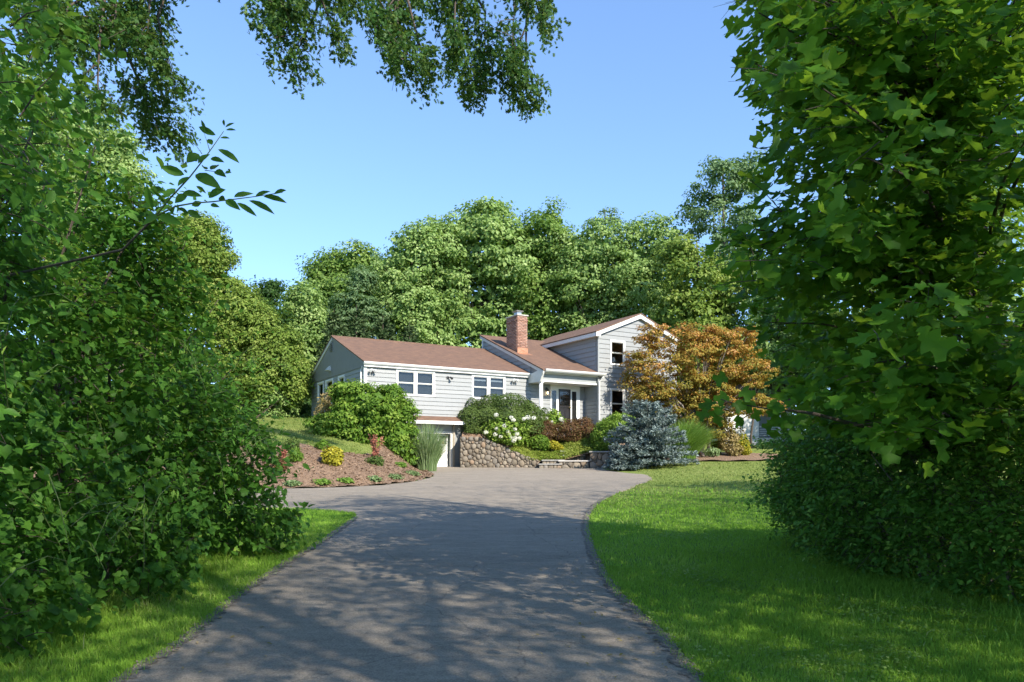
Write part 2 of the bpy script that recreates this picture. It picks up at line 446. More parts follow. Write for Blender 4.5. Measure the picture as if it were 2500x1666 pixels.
def grid_mesh(name, xs, ys, fz, material, keep=None, kind="structure"):
    X, Y = np.meshgrid(xs, ys)
    Z = fz(X, Y)
    nx, ny = len(xs), len(ys)
    i = np.arange(nx * ny).reshape(ny, nx)
    q = np.stack([i[:-1, :-1], i[:-1, 1:], i[1:, 1:], i[1:, :-1]], -1).reshape(-1, 4)
    V = np.stack([X, Y, Z], -1).reshape(-1, 3)
    if keep is not None:
        c = V[q].mean(1)
        q = q[keep(c[:, 0], c[:, 1])]
    o = np_obj(name, V, [q], material, smooth=True)
    return tag(o, kind=kind)

xs = np.concatenate([np.linspace(-400, -60, 12), np.linspace(-55, -16, 20), np.arange(-14, 18, .4), np.linspace(20, 60, 20), np.linspace(80, 400, 10)])
ys = np.concatenate([np.linspace(-200, -30, 10), np.linspace(-25, -2, 12), np.arange(0, 46, .4), np.linspace(48, 140, 30), np.linspace(160, 600, 10)])
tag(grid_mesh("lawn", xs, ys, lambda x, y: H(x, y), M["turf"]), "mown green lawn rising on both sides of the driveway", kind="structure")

# driveway: one sheet, its outline slightly ragged, a thin edge
def ragged(poly, step=.35, amp=.035):
    out = []
    n = len(poly)
    for i in range(n):
        a, b = np.array(poly[i]), np.array(poly[(i + 1) % n])
        k = max(1, int(np.hypot(*(b - a)) / step)) if (a[1] > -2 and a[1] < 33) else 1
        for j in range(k):
            p = a + (b - a) * j / k
            out.append(tuple(p + R.normal(0, amp, 2) * (1 if 0 < j else .4)))
    return out
def sheet(name, poly, fz, t, material, kind="structure"):
    P3 = [Vector((x, y, fz(x, y))) for x, y in poly]
    tri = tessellate_polygon([[Vector((p.x, p.y, 0)) for p in P3]])
    n = len(P3)
    mb = MB()
    mb.add([tuple(p) for p in P3] + [(p.x, p.y, p.z - t) for p in P3], [tuple(f) for f in tri] + [(i, (i + 1) % n, n + (i + 1) % n, n + i) for i in range(n)])
    return tag(mb.build(name, material), kind=kind)
def smooth_poly(line, k=2):
    pts = [np.array(p) for p in line]
    for _ in range(k):
        q = [pts[0]]
        for a, b in zip(pts[:-1], pts[1:]): q += [a * .75 + b * .25, a * .25 + b * .75]
        q.append(pts[-1]); pts = q
    return [tuple(p) for p in pts]
dr = [(1.5, -12), near_r] + smooth_poly(RIGHT_EDGE[:12]) + RIGHT_EDGE[12:] + DRIVE[2 + len(RIGHT_EDGE):]
tag(sheet("driveway", ragged(dr), lambda x, y: SLOPE * np.clip(y, -40, 140) + .018, .06, M["asphalt"]), "worn grey asphalt driveway widening towards the house")

# crumbled dark edge strips along both sides
def edge_strip(line, w_, side):
    pts = smooth_poly(line, 2)
    o = []
    for i, p in enumerate(pts):
        a, b = np.array(pts[max(i - 1, 0)]), np.array(pts[min(i + 1, len(pts) - 1)])
        d = (b - a) / (np.hypot(*(b - a)) + 1e-9)
        o.append((p, np.array([-d[1], d[0]]) * side))
    V, Fq = [], []
    for i, (p, n_) in enumerate(o):
        for t in (-.03 + R.normal(0, .012), w_ * R.uniform(.35, 1.3)):
            q = np.array(p) + n_ * t; V.append((q[0], q[1], SLOPE * q[1] + .0225))
    for i in range(len(o) - 1): Fq.append((2 * i, 2 * i + 2, 2 * i + 3, 2 * i + 1))
    tag(np_obj("driveway_edge", V, [np.array(Fq)], M["edge_asphalt"]), kind="structure")
def dense(line, st=.12):
    out = []
    for a, b in zip(line[:-1], line[1:]):
        k = max(1, int(math.hypot(b[0] - a[0], b[1] - a[1]) / st))
        out += [(a[0] + (b[0] - a[0]) * i / k, a[1] + (b[1] - a[1]) * i / k) for i in range(k)]
    return out + [line[-1]]
edge_strip(dense([near_r] + RIGHT_EDGE[:11]), .085, 1)
edge_strip(dense([near_l] + LEFT_EDGE[:6]), .085, -1)

# mulch beds: a sheet over the bank on the left, one round the maple on the right
bedpoly = [(-40, 22.4), (-30, 21.8), (-12, 20.85)] + BED_EDGE + [(-3.4, 30.0), (-4.6, 31.2), (-4.9, 29.6), (-4.9, 27.6), (-5.0, 25.8), (-5.5, 24.7), (-6.6, 24.05), (-9, 23.8), (-14, 23.8), (-40, 24)]
xs2, ys2 = np.arange(-14, -2.4, .13), np.arange(20.3, 31.6, .13)
tag(grid_mesh("mulch_bed", xs2, ys2, lambda x, y: H(x, y) + .045 + .03 * np.sin(x * 5.1 + y * 3.3) * np.sin(y * 4.7 - x * 2.2), M["mulch"], keep=lambda x, y: inside(bedpoly, x, y)), "bark mulch bed sloping down to the driveway on the left")
nch = 22000
cxp, cyp = R.uniform(-13, -2.6, nch), R.uniform(20.4, 31.2, nch)
kc = inside(bedpoly, cxp, cyp); cxp, cyp = cxp[kc], cyp[kc]; nch = len(cxp)
ca, cl = R.uniform(0, 6.28, nch), R.uniform(.014, .042, nch)
cu = np.c_[np.cos(ca), np.sin(ca), R.normal(0, .35, nch)] * cl[:, None]; cv = np.c_[-np.sin(ca), np.cos(ca), R.normal(0, .35, nch)] * (cl * R.uniform(.2, .45, nch))[:, None]
cc_ = np.c_[cxp, cyp, H(cxp, cyp) + .06 + .03 * np.sin(cxp * 5.1 + cyp * 3.3) * np.sin(cyp * 4.7 - cxp * 2.2) + R.uniform(0, .02, nch)]
Vc = np.stack([cc_ - cu - cv, cc_ + cu - cv, cc_ + cu + cv, cc_ - cu + cv], 1).reshape(-1, 3)
m, nt, bs = mat("bark_chip"); at_ = N(nt, "ShaderNodeAttribute", attribute_name="tint")
L(nt, ramp(nt, at_.outputs["Fac"], [(0, (.09, .055, .034)), (.4, (.2, .13, .082)), (.75, (.31, .215, .145)), (1, (.45, .34, .24))]), bs.inputs[0]); bs.inputs["Roughness"].default_value = .95; bs.inputs["Specular IOR Level"].default_value = .1
M["chip"] = m
tag(np_obj("bark_chips", Vc, [np.arange(nch * 4).reshape(-1, 4)], m, tint=R.beta(2, 2.5, nch)), "loose bark chips lying on the left mulch bed", "bark mulch", kind="stuff")
ring = [(8.9 + 3.9 * math.cos(t) * (1 + .1 * math.sin(3 * t)), 35.0 + 2.6 * math.sin(t)) for t in np.linspace(0, 2 * math.pi, 40)[:-1]] 
tag(grid_mesh("mulch_bed", np.arange(3, 14.5, .2), np.arange(31, 39.5, .2), lambda x, y: H(x, y) + .07 + .02 * np.sin(x * 5 + y * 3), M["mulch"], keep=lambda x, y: inside(ring, x, y)), "bark mulch ring under the orange maple")
# raised front garden behind the stone wall
tag(grid_mesh("garden_terrace", np.arange(-2.15, 7, .2), np.arange(32.42, 44, .2), lambda x, y: TER(x, y), M["mulch"]), "raised planted terrace between the stone wall and the house")

# ------------------------------------------------------------------ house (local x along the front, y to the back)
TH = math.atan2(.511, .8595)
UX, UY = math.cos(TH), math.sin(TH)
HC = (-.1938 * 31, 31.0)
def hw(x, y): return (HC[0] + x * UX - y * UY, HC[1] + x * UY + y * UX)   # house local -> world
house = thing("house", "pale blue-grey split-level house with brown shingle roofs and a brick chimney", "house", (HC[0], HC[1], 0), TH)

def clip(poly, f):
    """keep the part of a convex polygon where f(p) >= 0 (f linear)"""
    out = []
    for i, p in enumerate(poly):
        q = poly[(i + 1) % len(poly)]
        a, b = f(p), f(q)
        if a >= 0: out.append(p)
        if (a >= 0) != (b >= 0):
            t = a / (a - b); out.append((p[0] + (q[0] - p[0]) * t, p[1] + (q[1] - p[1]) * t))
    return out

def to3(plane, c, a, z, off):
    return {'front': (a, c - off, z), 'left': (c - off, a, z)}[plane]

def courses(plane, c, outline, holes, z0, z1, step, material=None, gap=0.0):
    """siding courses, each board a part of the house; outline convex in (a, z); holes (a0, a1, z0, z1)"""
    material = material or M["siding"]
    zt = z1
    while zt > z0 + .02:
        zb = max(zt - step, z0)
        cuts = sorted({zb, zt} | {h[k] for h in holes for k in (2, 3) if zb + .01 < h[k] < zt - .01})
        for lo, hi in zip(cuts[:-1], cuts[1:]):
            band = clip(clip(outline, lambda p: p[1] - lo), lambda p: hi - p[1])
            if len(band) < 3: continue
            spans = [(min(p[0] for p in band), max(p[0] for p in band))]
            for h in holes:
                if h[2] < (lo + hi) / 2 < h[3]:
                    spans = [s for a, b in spans for s in ((a, min(b, h[0])), (max(a, h[1]), b)) if s[1] - s[0] > .02]
            for a, b in spans:
                pl = clip(clip(band, lambda p: p[0] - a), lambda p: b - p[0])
                if len(pl) < 3: continue
                off = lambda z: .006 + .027 * (zt - z) / step
                back = [to3(plane, c, p[0], p[1], 0.0) for p in pl]
                front = [to3(plane, c, p[0], p[1], off(p[1])) for p in pl]
                MB().prism(back, front).build("siding_board", material, house)
        zt = zb

def wall(name, plane, c, outline, holes, material):
    loops = [[Vector((p[0], p[1], 0)) for p in outline]] + [[Vector(q) for q in ((h[0], h[2], 0), (h[1], h[2], 0), (h[1], h[3], 0), (h[0], h[3], 0))] for h in holes]
    tri = tessellate_polygon(loops)
    P = [p for l in loops for p in l]
    n = len(P)
    mb = MB().add([to3(plane, c, p.x, p.y, 0) for p in P] + [to3(plane, c, p.x, p.y, -.1) for p in P], [tuple(t) for t in tri] + [tuple(n + i for i in t) for t in tri])
    k = 0
    for l in loops:
        m_ = len(l)
        mb.f += [(k + i, k + (i + 1) % m_, n + k + (i + 1) % m_, n + k + i) for i in range(m_)]
        k += m_
    return mb.build(name, material, house)

def pbox(mb, plane, c, a0, a1, o0, o1, z0, z1):
    """box on a wall plane: a = along, o = out of the wall"""
    if plane == 'front': mb.box(a0, a1, c - o1, c - o0, z0, z1)
    else: mb.box(c - o1, c - o0, a0, a1, z0, z1)
    return mb

def window(plane, c, a0, a1, z0, z1, trim=.09, mull=0, back="cloth", double=True, sill=True, label=None):
    """trimmed double-hung window: frame > pane, sash rail, curtain"""
    fr = MB()
    pbox(fr, plane, c, a0, a0 + trim, -.06, .045, z0, z1); pbox(fr, plane, c, a1 - trim, a1, -.06, .045, z0, z1)
    pbox(fr, plane, c, a0 + trim, a1 - trim, -.06, .043, z1 - trim, z1); pbox(fr, plane, c, a0 + trim, a1 - trim, -.06, .043, z0, z0 + trim * .55)
    f = fr.build("window", M["white"], house, bevel=.004)
    if label: f["label"] = label
    cells = [(a0 + trim, a1 - trim)]
    if mull:
        mid = (a0 + a1) / 2
        pbox(MB(), plane, c, mid - mull / 2, mid + mull / 2, -.05, .035, z0 + trim * .55, z1 - trim).build("mullion", M["white"], f)
        cells = [(a0 + trim, mid - mull / 2), (mid + mull / 2, a1 - trim)]
    zb, zt = z0 + trim * .55, z1 - trim
    zm = (zb + zt) / 2 + .01
    for b0, b1 in cells:
        for k, (lo, hi) in enumerate(((zb, zm), (zm, zt)) if double else ((zb, zt),)):
            o = -.012 if k == 0 else .006
            w_ = .03
            sm_ = MB()
            pbox(sm_, plane, c, b0, b0 + w_, o - .02, o + .012, lo, hi); pbox(sm_, plane, c, b1 - w_, b1, o - .02, o + .012, lo, hi)
            pbox(sm_, plane, c, b0 + w_, b1 - w_, o - .02, o + .011, lo, lo + w_ * (1.4 if k == 0 else .9)); pbox(sm_, plane, c, b0 + w_, b1 - w_, o - .02, o + .011, hi - w_, hi)
            sm_.build("sash", M["dim_white"], f)
            pbox(MB(), plane, c, b0 + w_ * .8, b1 - w_ * .8, o - .012, o - .006, lo + w_ * .8, hi - w_ * .8).build("pane", M["glass"], f)
    if back == "cloth" or back == "blind":
        mb = MB()
        for b0, b1 in cells:
            n_ = 1
            for i in range(n_):
                u0, u1 = b0 + (b1 - b0) * i / n_, b0 + (b1 - b0) * (i + 1) / n_
                d0, d1 = -.10 - .012 * (i % 2), -.10 - .012 * ((i + 1) % 2)
                mb.add([to3(plane, c, u0, zb - .05, d0), to3(plane, c, u1, zb - .05, d1), to3(plane, c, u1, zt + .05, d1), to3(plane, c, u0, zt + .05, d0)], [(0, 1, 2, 3)])
        mb.build("curtain", M["cloth"], f)
        if back == "blind":
            for b0, b1 in cells: pbox(MB(), plane, c, b0 + .02, b1 - .02, -.085, -.075, zt - .19, zt - .12).build("blind_rail", M["blind"], f)
    else:
        mb = MB(); pbox(mb, plane, c, a0 + .02, a1 - .02, -1.4, -.11, z0 - .3, z1 + .3)
        mb.f = [q for i, q in enumerate(mb.f) if i != (2 if plane == 'front' else 5)]
        mb.build("dark_room", M["interior"], f)
    return f

# --- left wing
EZ = 5.58
W1, W2 = (1.358, 3.138, 4.43, 5.528), (4.91, 6.633, 4.44, 5.526)
DOORH = (9.135, 10.542, 3.05, 5.11)
GAR = (1.50, 3.87, 1.40, 3.56)
wall("front_wall", 'front', 0, [(0, 1.2), (11.07, 1.2), (11.07, 5.6), (0, EZ)], [(GAR[0], GAR[1], 1.25, 2.87)] + [(w[0] + .05, w[1] - .05, w[2] + .03, w[3] - .05) for w in (W1, W2)], M["grey_paint"])
courses('front', 0, [(.105, 3.60), (7.97, 3.60), (7.97, 5.55), (.105, 5.55)], [W1, W2], 3.60, 5.5, .1795)
courses('front', 0, [(7.97, 2.9), (11.07, 2.9), (11.07, 5.27), (7.97, 5.27)], [(9.06, 10.735, 2.8, 5.4)], 2.95, 5.27, .1795)
for w_, b_, lb in ((W1, "cloth", None), (W2, "blind", "double window with a raised roller blind")):
    window('front', 0, *w_, trim=.085, mull=.115, back=b_, label=lb)
mb = MB(); mb.box(-.03, .10, -.035, -.002, 1.3, 5.545); mb.box(-.03, -.002, -.002, .10, 1.3, 5.545)
mb.build("corner_board", M["white"], house, bevel=.004)
# left end wall
RY, RZ, SL = 4.1, 7.36, (7.36 - 5.72) / (4.1 + .18)
HL = [(2.42, 3.31, 4.5, 5.46), (4.02, 5.17, 4.3, 5.46), (5.47, 6.44, 4.5, 5.46)]
endw = [(.0, 1.2), (7.5, 1.2), (7.5, 5.55), (RY, 7.2), (.0, 5.62)]
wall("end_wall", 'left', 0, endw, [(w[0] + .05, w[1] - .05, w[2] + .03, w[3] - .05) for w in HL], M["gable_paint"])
courses('left', 0, [(.1, 3.2), (7.5, 3.2), (7.5, 5.53), (.1, 5.53)], HL, 3.2, 5.53, .1795)
for w_ in HL: window('left', 0, *w_, trim=.09, back="room", double=False)
# upright boards of the gable
gy = -.02
while gy < 7.55:
    y0, y1 = gy, min(gy + .15, 7.56)
    top = lambda y: (5.72 + (y + .18) * SL if y < RY else RZ - (y - RY) * SL) - .07
    if y1 > RY > y0: back = [(0, y0, 5.55), (0, y1, 5.55), (0, y1, top(y1)), (0, RY, top(RY)), (0, y0, top(y0))]
    else: back = [(0, y0, 5.55), (0, y1, 5.55), (0, y1, top(y1)), (0, y0, top(y0))]
    if min(p[2] for p in back[2:]) > 5.56:
        ctr = np.mean(back, 0)
        fr_ = [(-.042, ctr[1] + (p[1] - ctr[1]) * .93, p[2]) for p in back]
        MB().prism(back, fr_).build("gable_board", M["gable_paint"], house)
    gy += .15
MB().box(-.048, -.001, -.03, 7.55, 5.525, 5.55).build("gable_rail", M["gable_paint"], house)
vent = MB(); vent.box(-.075, -.044, 4.02, 4.38, 6.68, 7.10); ve = vent.build("gable_vent", M["gable_paint"], house)
for k in range(4):
    MB().prism([(-.076, 4.06, 6.72 + k * .09), (-.076, 4.34, 6.72 + k * .09), (-.076, 4.34, 6.77 + k * .09), (-.076, 4.06, 6.77 + k * .09)], [(-.10, 4.06, 6.71 + k * .09), (-.10, 4.34, 6.71 + k * .09), (-.078, 4.34, 6.775 + k * .09), (-.078, 4.06, 6.775 + k * .09)]).build("louvre", M["dark_metal"], ve)
hood = MB().prism([(-.044, 4.30, 5.82), (-.044, 4.62, 5.82), (-.044, 4.56, 6.06), (-.044, 4.36, 6.06)], [(-.26, 4.32, 5.84), (-.26, 4.60, 5.84), (-.06, 4.55, 6.055), (-.06, 4.37, 6.055)])
hood.build("vent_hood", M["dim_white"], house)
# back walls (seen from the side only)
MB().box(.02, 16.0, 7.42, 7.5, 1.2, 5.6).build("back_wall", M["gable_paint"], house)

def roof_slab(name, pts, material, t=.055): return MB().slab(pts, t).build(name, material, house)
RX1 = 7.93
roof_slab("roof", [(-.09, -.18, 5.735), (RX1, -.18, 5.735), (RX1, RY, RZ + .015), (-.09, RY, RZ + .015)], M["shingle"])
roof_slab("roof", [(-.09, RY, RZ + .013), (RX1, RY, RZ + .013), (RX1, 8.1, 5.72), (-.09, 8.1, 5.72)], M["shingle"])
mb = MB()
mb.slab([(-.10, RY - .15, RZ - .025), (RX1, RY - .15, RZ - .025), (RX1, RY, RZ + .045), (-.10, RY, RZ + .045)], .03); mb.slab([(-.10, RY, RZ + .046), (RX1, RY, RZ + .046), (RX1, RY + .15, RZ - .025), (-.10, RY + .15, RZ - .025)], .03)
mb.build("ridge_cap", M["shingle"], house)
def rake(x0, x1, ya, za, yb, zb, h, material=None, name="rake_board"):
    MB().prism([(x0, ya, za - h), (x0, yb, zb - h), (x0, yb, zb), (x0, ya, za)], [(x1, ya, za - h), (x1, yb, zb - h), (x1, yb, zb), (x1, ya, za)]).build(name, material or M["gable_paint"], house)
rake(-.075, -.045, -.14, 5.74 - .055, RY, RZ - .05, .12); rake(-.075, -.045, 8.08, 5.66, RY + .002, RZ - .05, .14, M["dim_white"])
# fascia and gutter of the left wing
MB().box(-.05, RX1 - .01, -.13, -.03, 5.53, 5.675).build("fascia", M["white"], house)
def gutter(x0, x1, y, z):
    prof = [(0, .0), (-.035, -.0), (-.075, .035), (-.105, .085), (-.105, .12), (0, .12)]
    MB().prism([(x0, y + p[0], z + p[1]) for p in prof], [(x1, y + p[0], z + p[1]) for p in prof]).build("gutter", M["white"], house)
gutter(-.09, RX1 + .02, -.135, 5.60)
def downpipe(pts, r=.035, name="downpipe", material=None): MB().tube(pts, [r] * len(pts), 8).build(name, material or M["white"], house)
downpipe([(-.05, .10, 5.55), (-.075, .20, 5.4), (-.075, .20, 1.6)])
# security lights under the eave
def flood(x, z, big):
    f_ = MB(); f_.box(x - .05, x + .05, -.07, -.028, z - .05, z + .05); f_ = f_.build("flood_light", M["white"] if big else M["dark_metal"], house)
    for s_ in ((-1, 1) if big else (1,)):
        MB().tube([(x, -.07, z), (x + s_ * .05, -.12, z - .01), (x + s_ * .1, -.17, z + .0)], [.014, .014, .02], 6).build("arm", M["white"] if big else M["dark_metal"], f_)
        MB().tube([(x + s_ * .07, -.12, z + .01), (x + s_ * .11, -.2, z - .04), (x + s_ * .125, -.23, z - .06)], [.03, .055, .06], 9).build("lamp_head", M["white"] if big else M["dark_metal"], f_)
    if big: MB().tube([(x, -.06, z - .04), (x, -.12, z - .09), (x, -.12, z - .14)], [.02, .045, .04], 8).build("sensor", M["dark_metal"], f_)
flood(.30, 5.40, True); flood(3.74, 5.30, False); flood(7.07, 5.39, True)
# garage under the left wing: apron roof, sectional door
MB().slab([(1.1, -.52, 3.395), (4.28, -.52, 3.395), (4.28, -.02, 3.61), (1.1, -.02, 3.61)], .05).build("garage_apron_roof", M["shingle"], house)
MB().box(1.08, 4.3, -.56, -.505, 3.25, 3.385).build("apron_fascia", M["white"], house)
MB().box(1.1, 4.28, -.5, -.012, 3.30, 3.325).build("apron_soffit", M["dim_white"], house)
gd = MB(); gd.box(GAR[0] - .05, GAR[1] + .05, .24, .27, 1.25, 2.9); gd = gd.build("garage_door", M["grey_paint"], house)
for k in range(3):
    z0, z1 = 1.43 + k * .472, 1.43 + k * .472 + .464
    if k == 2:
        xs_ = [GAR[0] + .02 + i * (GAR[1] - GAR[0] - .04) / 5 for i in range(6)]
        p = MB(); p.box(GAR[0], GAR[1], .20, .239, z0, z0 + .05); p.box(GAR[0], GAR[1], .20, .239, z1 - .05, z1)
        for x in xs_: p.box(max(x - .045, GAR[0]), min(x + .045, GAR[1]), .1995, .239, z0 + .05, z1 - .05)
        p = p.build("door_section", M["white"], gd)
        for a_, b_ in zip(xs_[:-1], xs_[1:]): MB().box(a_ + .045, b_ - .045, .215, .220, z0 + .05, z1 - .05).build("pane", M["cloth"], gd)
    else:
        MB().box(GAR[0], GAR[1], .20, .239, z0, z1).build("door_section", M["white"], gd, bevel=.006)
MB().box(3.60, 3.66, .18, .199, 2.44, 2.53).build("handle", M["copper"], gd)
mb = MB(); mb.box(GAR[1] + .0, GAR[1] + .1, -.05, -.002, 1.25, 2.87); mb.box(GAR[0] - .1, GAR[0], -.05, -.002, 1.25, 2.87); mb.box(GAR[0] - .1, GAR[1] + .1, -.048, -.002, 2.87, 2.97)
mb.build("garage_door_frame", M["dim_white"], house, bevel=.004)
MB().box(3.975, 4.06, -.10, -.002, 1.2, 3.3).build("post", M["foundation"], house)

# --- middle block with the porch
MRY, MS = 4.7, (8.19 - 5.77) / (4.7 + 1.28)
mz = lambda y: 5.78 + (y + 1.28) * MS
courses('left', 7.93, [(-.1, mz(-.1) - .12), (-.1, 5.45), (4.46, 7.2), (4.46, mz(4.46) - .12)][::-1], [], 5.3, mz(4.46) - .12, .22)
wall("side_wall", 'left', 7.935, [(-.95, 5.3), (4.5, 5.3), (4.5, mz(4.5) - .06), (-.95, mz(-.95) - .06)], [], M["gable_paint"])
MB().box(7.90, 7.96, 4.44, 4.56, 5.5, mz(4.5) - .06).build("corner_board", M["white"], house)
MB().box(7.95, 13, 4.5, 4.58, 5.5, mz(4.5) - .06).build("back_wall", M["gable_paint"], house)
roof_slab("roof", [(7.84, -1.28, 5.79), (11.068, -1.28, 5.79), (11.068, 4.72, mz(4.72) + .01), (7.84, 4.72, mz(4.72) + .01)], M["shingle"])
roof_slab("roof", [(11.069, -1.28, 5.79), (11.32, -1.28, 5.79), (11.32, -1.06, mz(-1.06) + .01), (11.069, -1.06, mz(-1.06) + .01)], M["shingle"])
roof_slab("roof", [(11.069, 3.0, mz(3.0) + .009), (12.0, 3.0, mz(3) + .009), (12.0, 4.72, mz(4.72) + .009), (11.069, 4.72, mz(4.72) + .009)], M["shingle"])
rake(7.868, 7.90, -1.26, mz(-1.26) - .05, 4.7, mz(4.7) - .05, .15, M["dim_white"])
# boxed eave return, fascia, trim, porch ceiling
bx = MB().prism([(7.85, -1.24, 5.70), (7.85, -1.02, 5.27), (7.85, -.03, 5.27), (7.85, -.03, 5.64), (7.85, -.9, 5.80)], [(7.95, -1.24, 5.70), (7.95, -1.02, 5.27), (7.95, -.03, 5.27), (7.95, -.03, 5.64), (7.95, -.9, 5.80)])
bx.build("eave_return", M["dim_white"], house)
MB().box(7.952, 11.066, -.95, -.85, 5.30, 5.70).build("porch_beam", M["grey_paint"], house)
MB().box(7.952, 11.068, -.985, -.952, 5.28, 5.355).build("porch_trim", M["white"], house)
MB().box(8.08, 11.30, -1.04, -.953, 5.645, 5.705).build("porch_frieze", M["white"], house)
MB().box(7.952, 11.30, -1.19, -1.04, 5.70, 5.725).build("porch_soffit", M["dim_white"], house)
MB().box(7.952, 11.30, -1.235, -1.19, 5.68, 5.745).build("fascia", M["white"], house)
gutter(7.97, 11.33, -1.24, 5.70)
MB().box(7.952, 11.066, -.85, -.03, 5.272, 5.30).build("porch_ceiling", M["white"], house)
col = MB(); col.lathe(8.0, -.86, [(.0901, 2.98), (.09, 3.0), (.088, 5.24)], 16); col = col.build("porch_column", M["white"], house, smooth=True)
MB().box(7.9, 8.1, -.96 + .0, -.76, 5.235, 5.279).build("capital", M["white"], col); MB().box(7.89, 8.11, -.97, -.75, 2.95, 3.02).build("column_base", M["white"], col)
MB().box(7.6, 11.06, -1.9, -.005, 2.75, 2.95).build("porch_floor", M["bluestone"], house)
downpipe([(11.24, -1.27, 5.69), (11.20, -1.22, 5.60), (11.10, -1.10, 5.42), (11.10, -1.10, 2.6)], .036)
# front door with side lights
ds = MB(); ds.box(9.06, 9.135, -.05, -.002, 2.95, 5.27); ds.box(10.66, 10.735, -.05, -.002, 2.95, 5.27); ds.box(9.135, 10.66, -.048, -.002, 5.11, 5.27)
ds.box(9.392, 9.515, -.045, -.002, 2.95, 5.11); ds.box(10.205, 10.28, -.045, -.002, 2.95, 5.11); ds.box(10.545, 10.66, -.045, -.002, 2.95, 5.11); ds.box(9.135, 9.392, -.044, -.002, 5.02, 5.11); ds.box(10.28, 10.545, -.044, -.002, 5.02, 5.11)
ds.build("door_surround", M["white"], house)
for a_, b_ in ((9.135, 9.392), (10.28, 10.545)):
    s_ = MB(); s_.box(a_, b_, -.012, -.003, 3.0, 5.02); s_ = s_.build("side_light", M["interior"], house)
    MB().box(a_, b_, -.030, -.026, 3.0, 5.02).build("pane", M["glass"], s_)
door = MB(); door.box(9.52, 10.20, -.02, -.003, 2.97, 5.108); door = door.build("front_door", M["black_paint"], house)
for (z0, z1) in ((3.1, 3.62), (3.72, 4.18)):
    for a_, b_ in ((9.6, 9.83), (9.89, 10.12)):
        MB().box(a_, b_, -.034, -.021, z0, z1).build("panel", M["black_paint"], door, bevel=.01)
st = MB(); st.box(9.52, 9.585, -.05, -.021, 2.97, 5.105); st.box(10.135, 10.20, -.05, -.021, 2.97, 5.105); st.box(9.585, 10.135, -.049, -.021, 4.99, 5.105); st.box(9.585, 10.135, -.049, -.021, 4.24, 4.33); st.box(9.585, 10.135, -.049, -.021, 2.97, 3.08)
st.build("storm_door_frame", M["black_paint"], door)
MB().box(9.585, 10.135, -.040, -.036, 4.33, 4.99).build("pane", M["glass"], door)
MB().tube([(10.15, -.05, 4.25), (10.15, -.10, 4.25)], [.035, .04], 10).build("handle", M["brass"], door)
MB().tube([(10.15, -.05, 4.39), (10.15, -.075, 4.39)], [.022, .022], 8).build("lock", M["brass"], door)
# porch lantern
ln = MB(); ln.box(8.79, 8.87, -.035, -.025, 4.98, 5.14); ln.tube([(8.83, -.03, 5.06), (8.83, -.10, 5.12), (8.83, -.15, 5.06)], [.012] * 3, 6); ln.tube([(8.83, -.15, 5.06), (8.83, -.15, 5.02), (8.83, -.15, 4.98)], [.02, .045, .085], 6)
ln = ln.build("porch_lantern", M["dark_metal"], house)
cg = MB()
for k in range(6):
    a_ = k * math.pi / 3; cg.tube([(8.83 + .075 * math.cos(a_), -.15 + .075 * math.sin(a_), 4.98), (8.83 + .05 * math.cos(a_), -.15 + .05 * math.sin(a_), 4.80)], [.006, .006], 4)
cg.tube([(8.83, -.15, 4.80), (8.83, -.15, 4.77)], [.055, .02], 6); cg.build("lantern_cage", M["dark_metal"], ln)
MB().tube([(8.83, -.15, 4.82), (8.83, -.15, 4.86), (8.83, -.15, 4.90), (8.83, -.15, 4.93)], [.012, .026, .022, .008], 8).build("bulb", M["bulb"], ln)

# --- chimney: brick by brick on a mortar core
cx0, cx1, cy0, cy1, cz0, cz1 = 8.19, 8.75, 1.5, 2.55, 6.3, 8.70
ch = MB(); ch.box(cx0 + .012, cx1 - .012, cy0 + .012, cy1 - .012, cz0, cz1); ch = ch.build("chimney", M["brick_mortar"], house)
bv, bf, bt = [], [], []
def brick(x0, x1, y0, y1, z0, z1):
    b = len(bv)
    bv.extend([(x0, y0, z0), (x1, y0, z0), (x1, y1, z0), (x0, y1, z0), (x0, y0, z1), (x1, y0, z1), (x1, y1, z1), (x0, y1, z1)])
    bf.extend([[b + i for i in q] for q in [(0, 3, 2, 1), (4, 5, 6, 7), (0, 1, 5, 4), (1, 2, 6, 5), (2, 3, 7, 6), (3, 0, 4, 7)]]); bt.extend([R.random()] * 6)
nr = int((cz1 - cz0) / .0745)
for k in range(nr):
    z0 = cz0 + k * .0745; z1 = z0 + .063
    corb = .02 if k == nr - 3 else .0
    def run(a, b, off):
        out, p = [], a - off
        while p < b:
            q = p + .20
            s, e = max(p, a), min(q, b)
            if e - s > .03: out.append((s, e))
            p = q + .012
        return out
    o_ = .105 * (k % 2)
    for s, e in run(cx0 - corb, cx1 + corb, o_): brick(s, e, cy0 - corb, cy0 + .05, z0, z1); brick(s, e, cy1 - .05, cy1 + corb, z0, z1)
    for s, e in run(cy0 + .052, cy1 - .052, o_): brick(cx0 - corb, cx0 + .05, s, e, z0, z1); brick(cx1 - .05, cx1 + corb, s, e, z0, z1)
tag(np_obj("brickwork", bv, [np.array(bf)], M["brick"], ch, tint=bt), kind="stuff")
MB().box(cx0 - .04, cx1 + .04, cy0 - .04, cy1 + .04, cz1, cz1 + .055).build("chimney_cap", M["concrete"], ch, bevel=.008)
fl = MB(); fl.box(8.33, 8.63, 1.78, 2.14, cz1 + .055, cz1 + .12); fl.box(8.36, 8.60, 1.81, 2.11, cz1 + .12, cz1 + .24); fl.build("flue", M["steel"], ch)
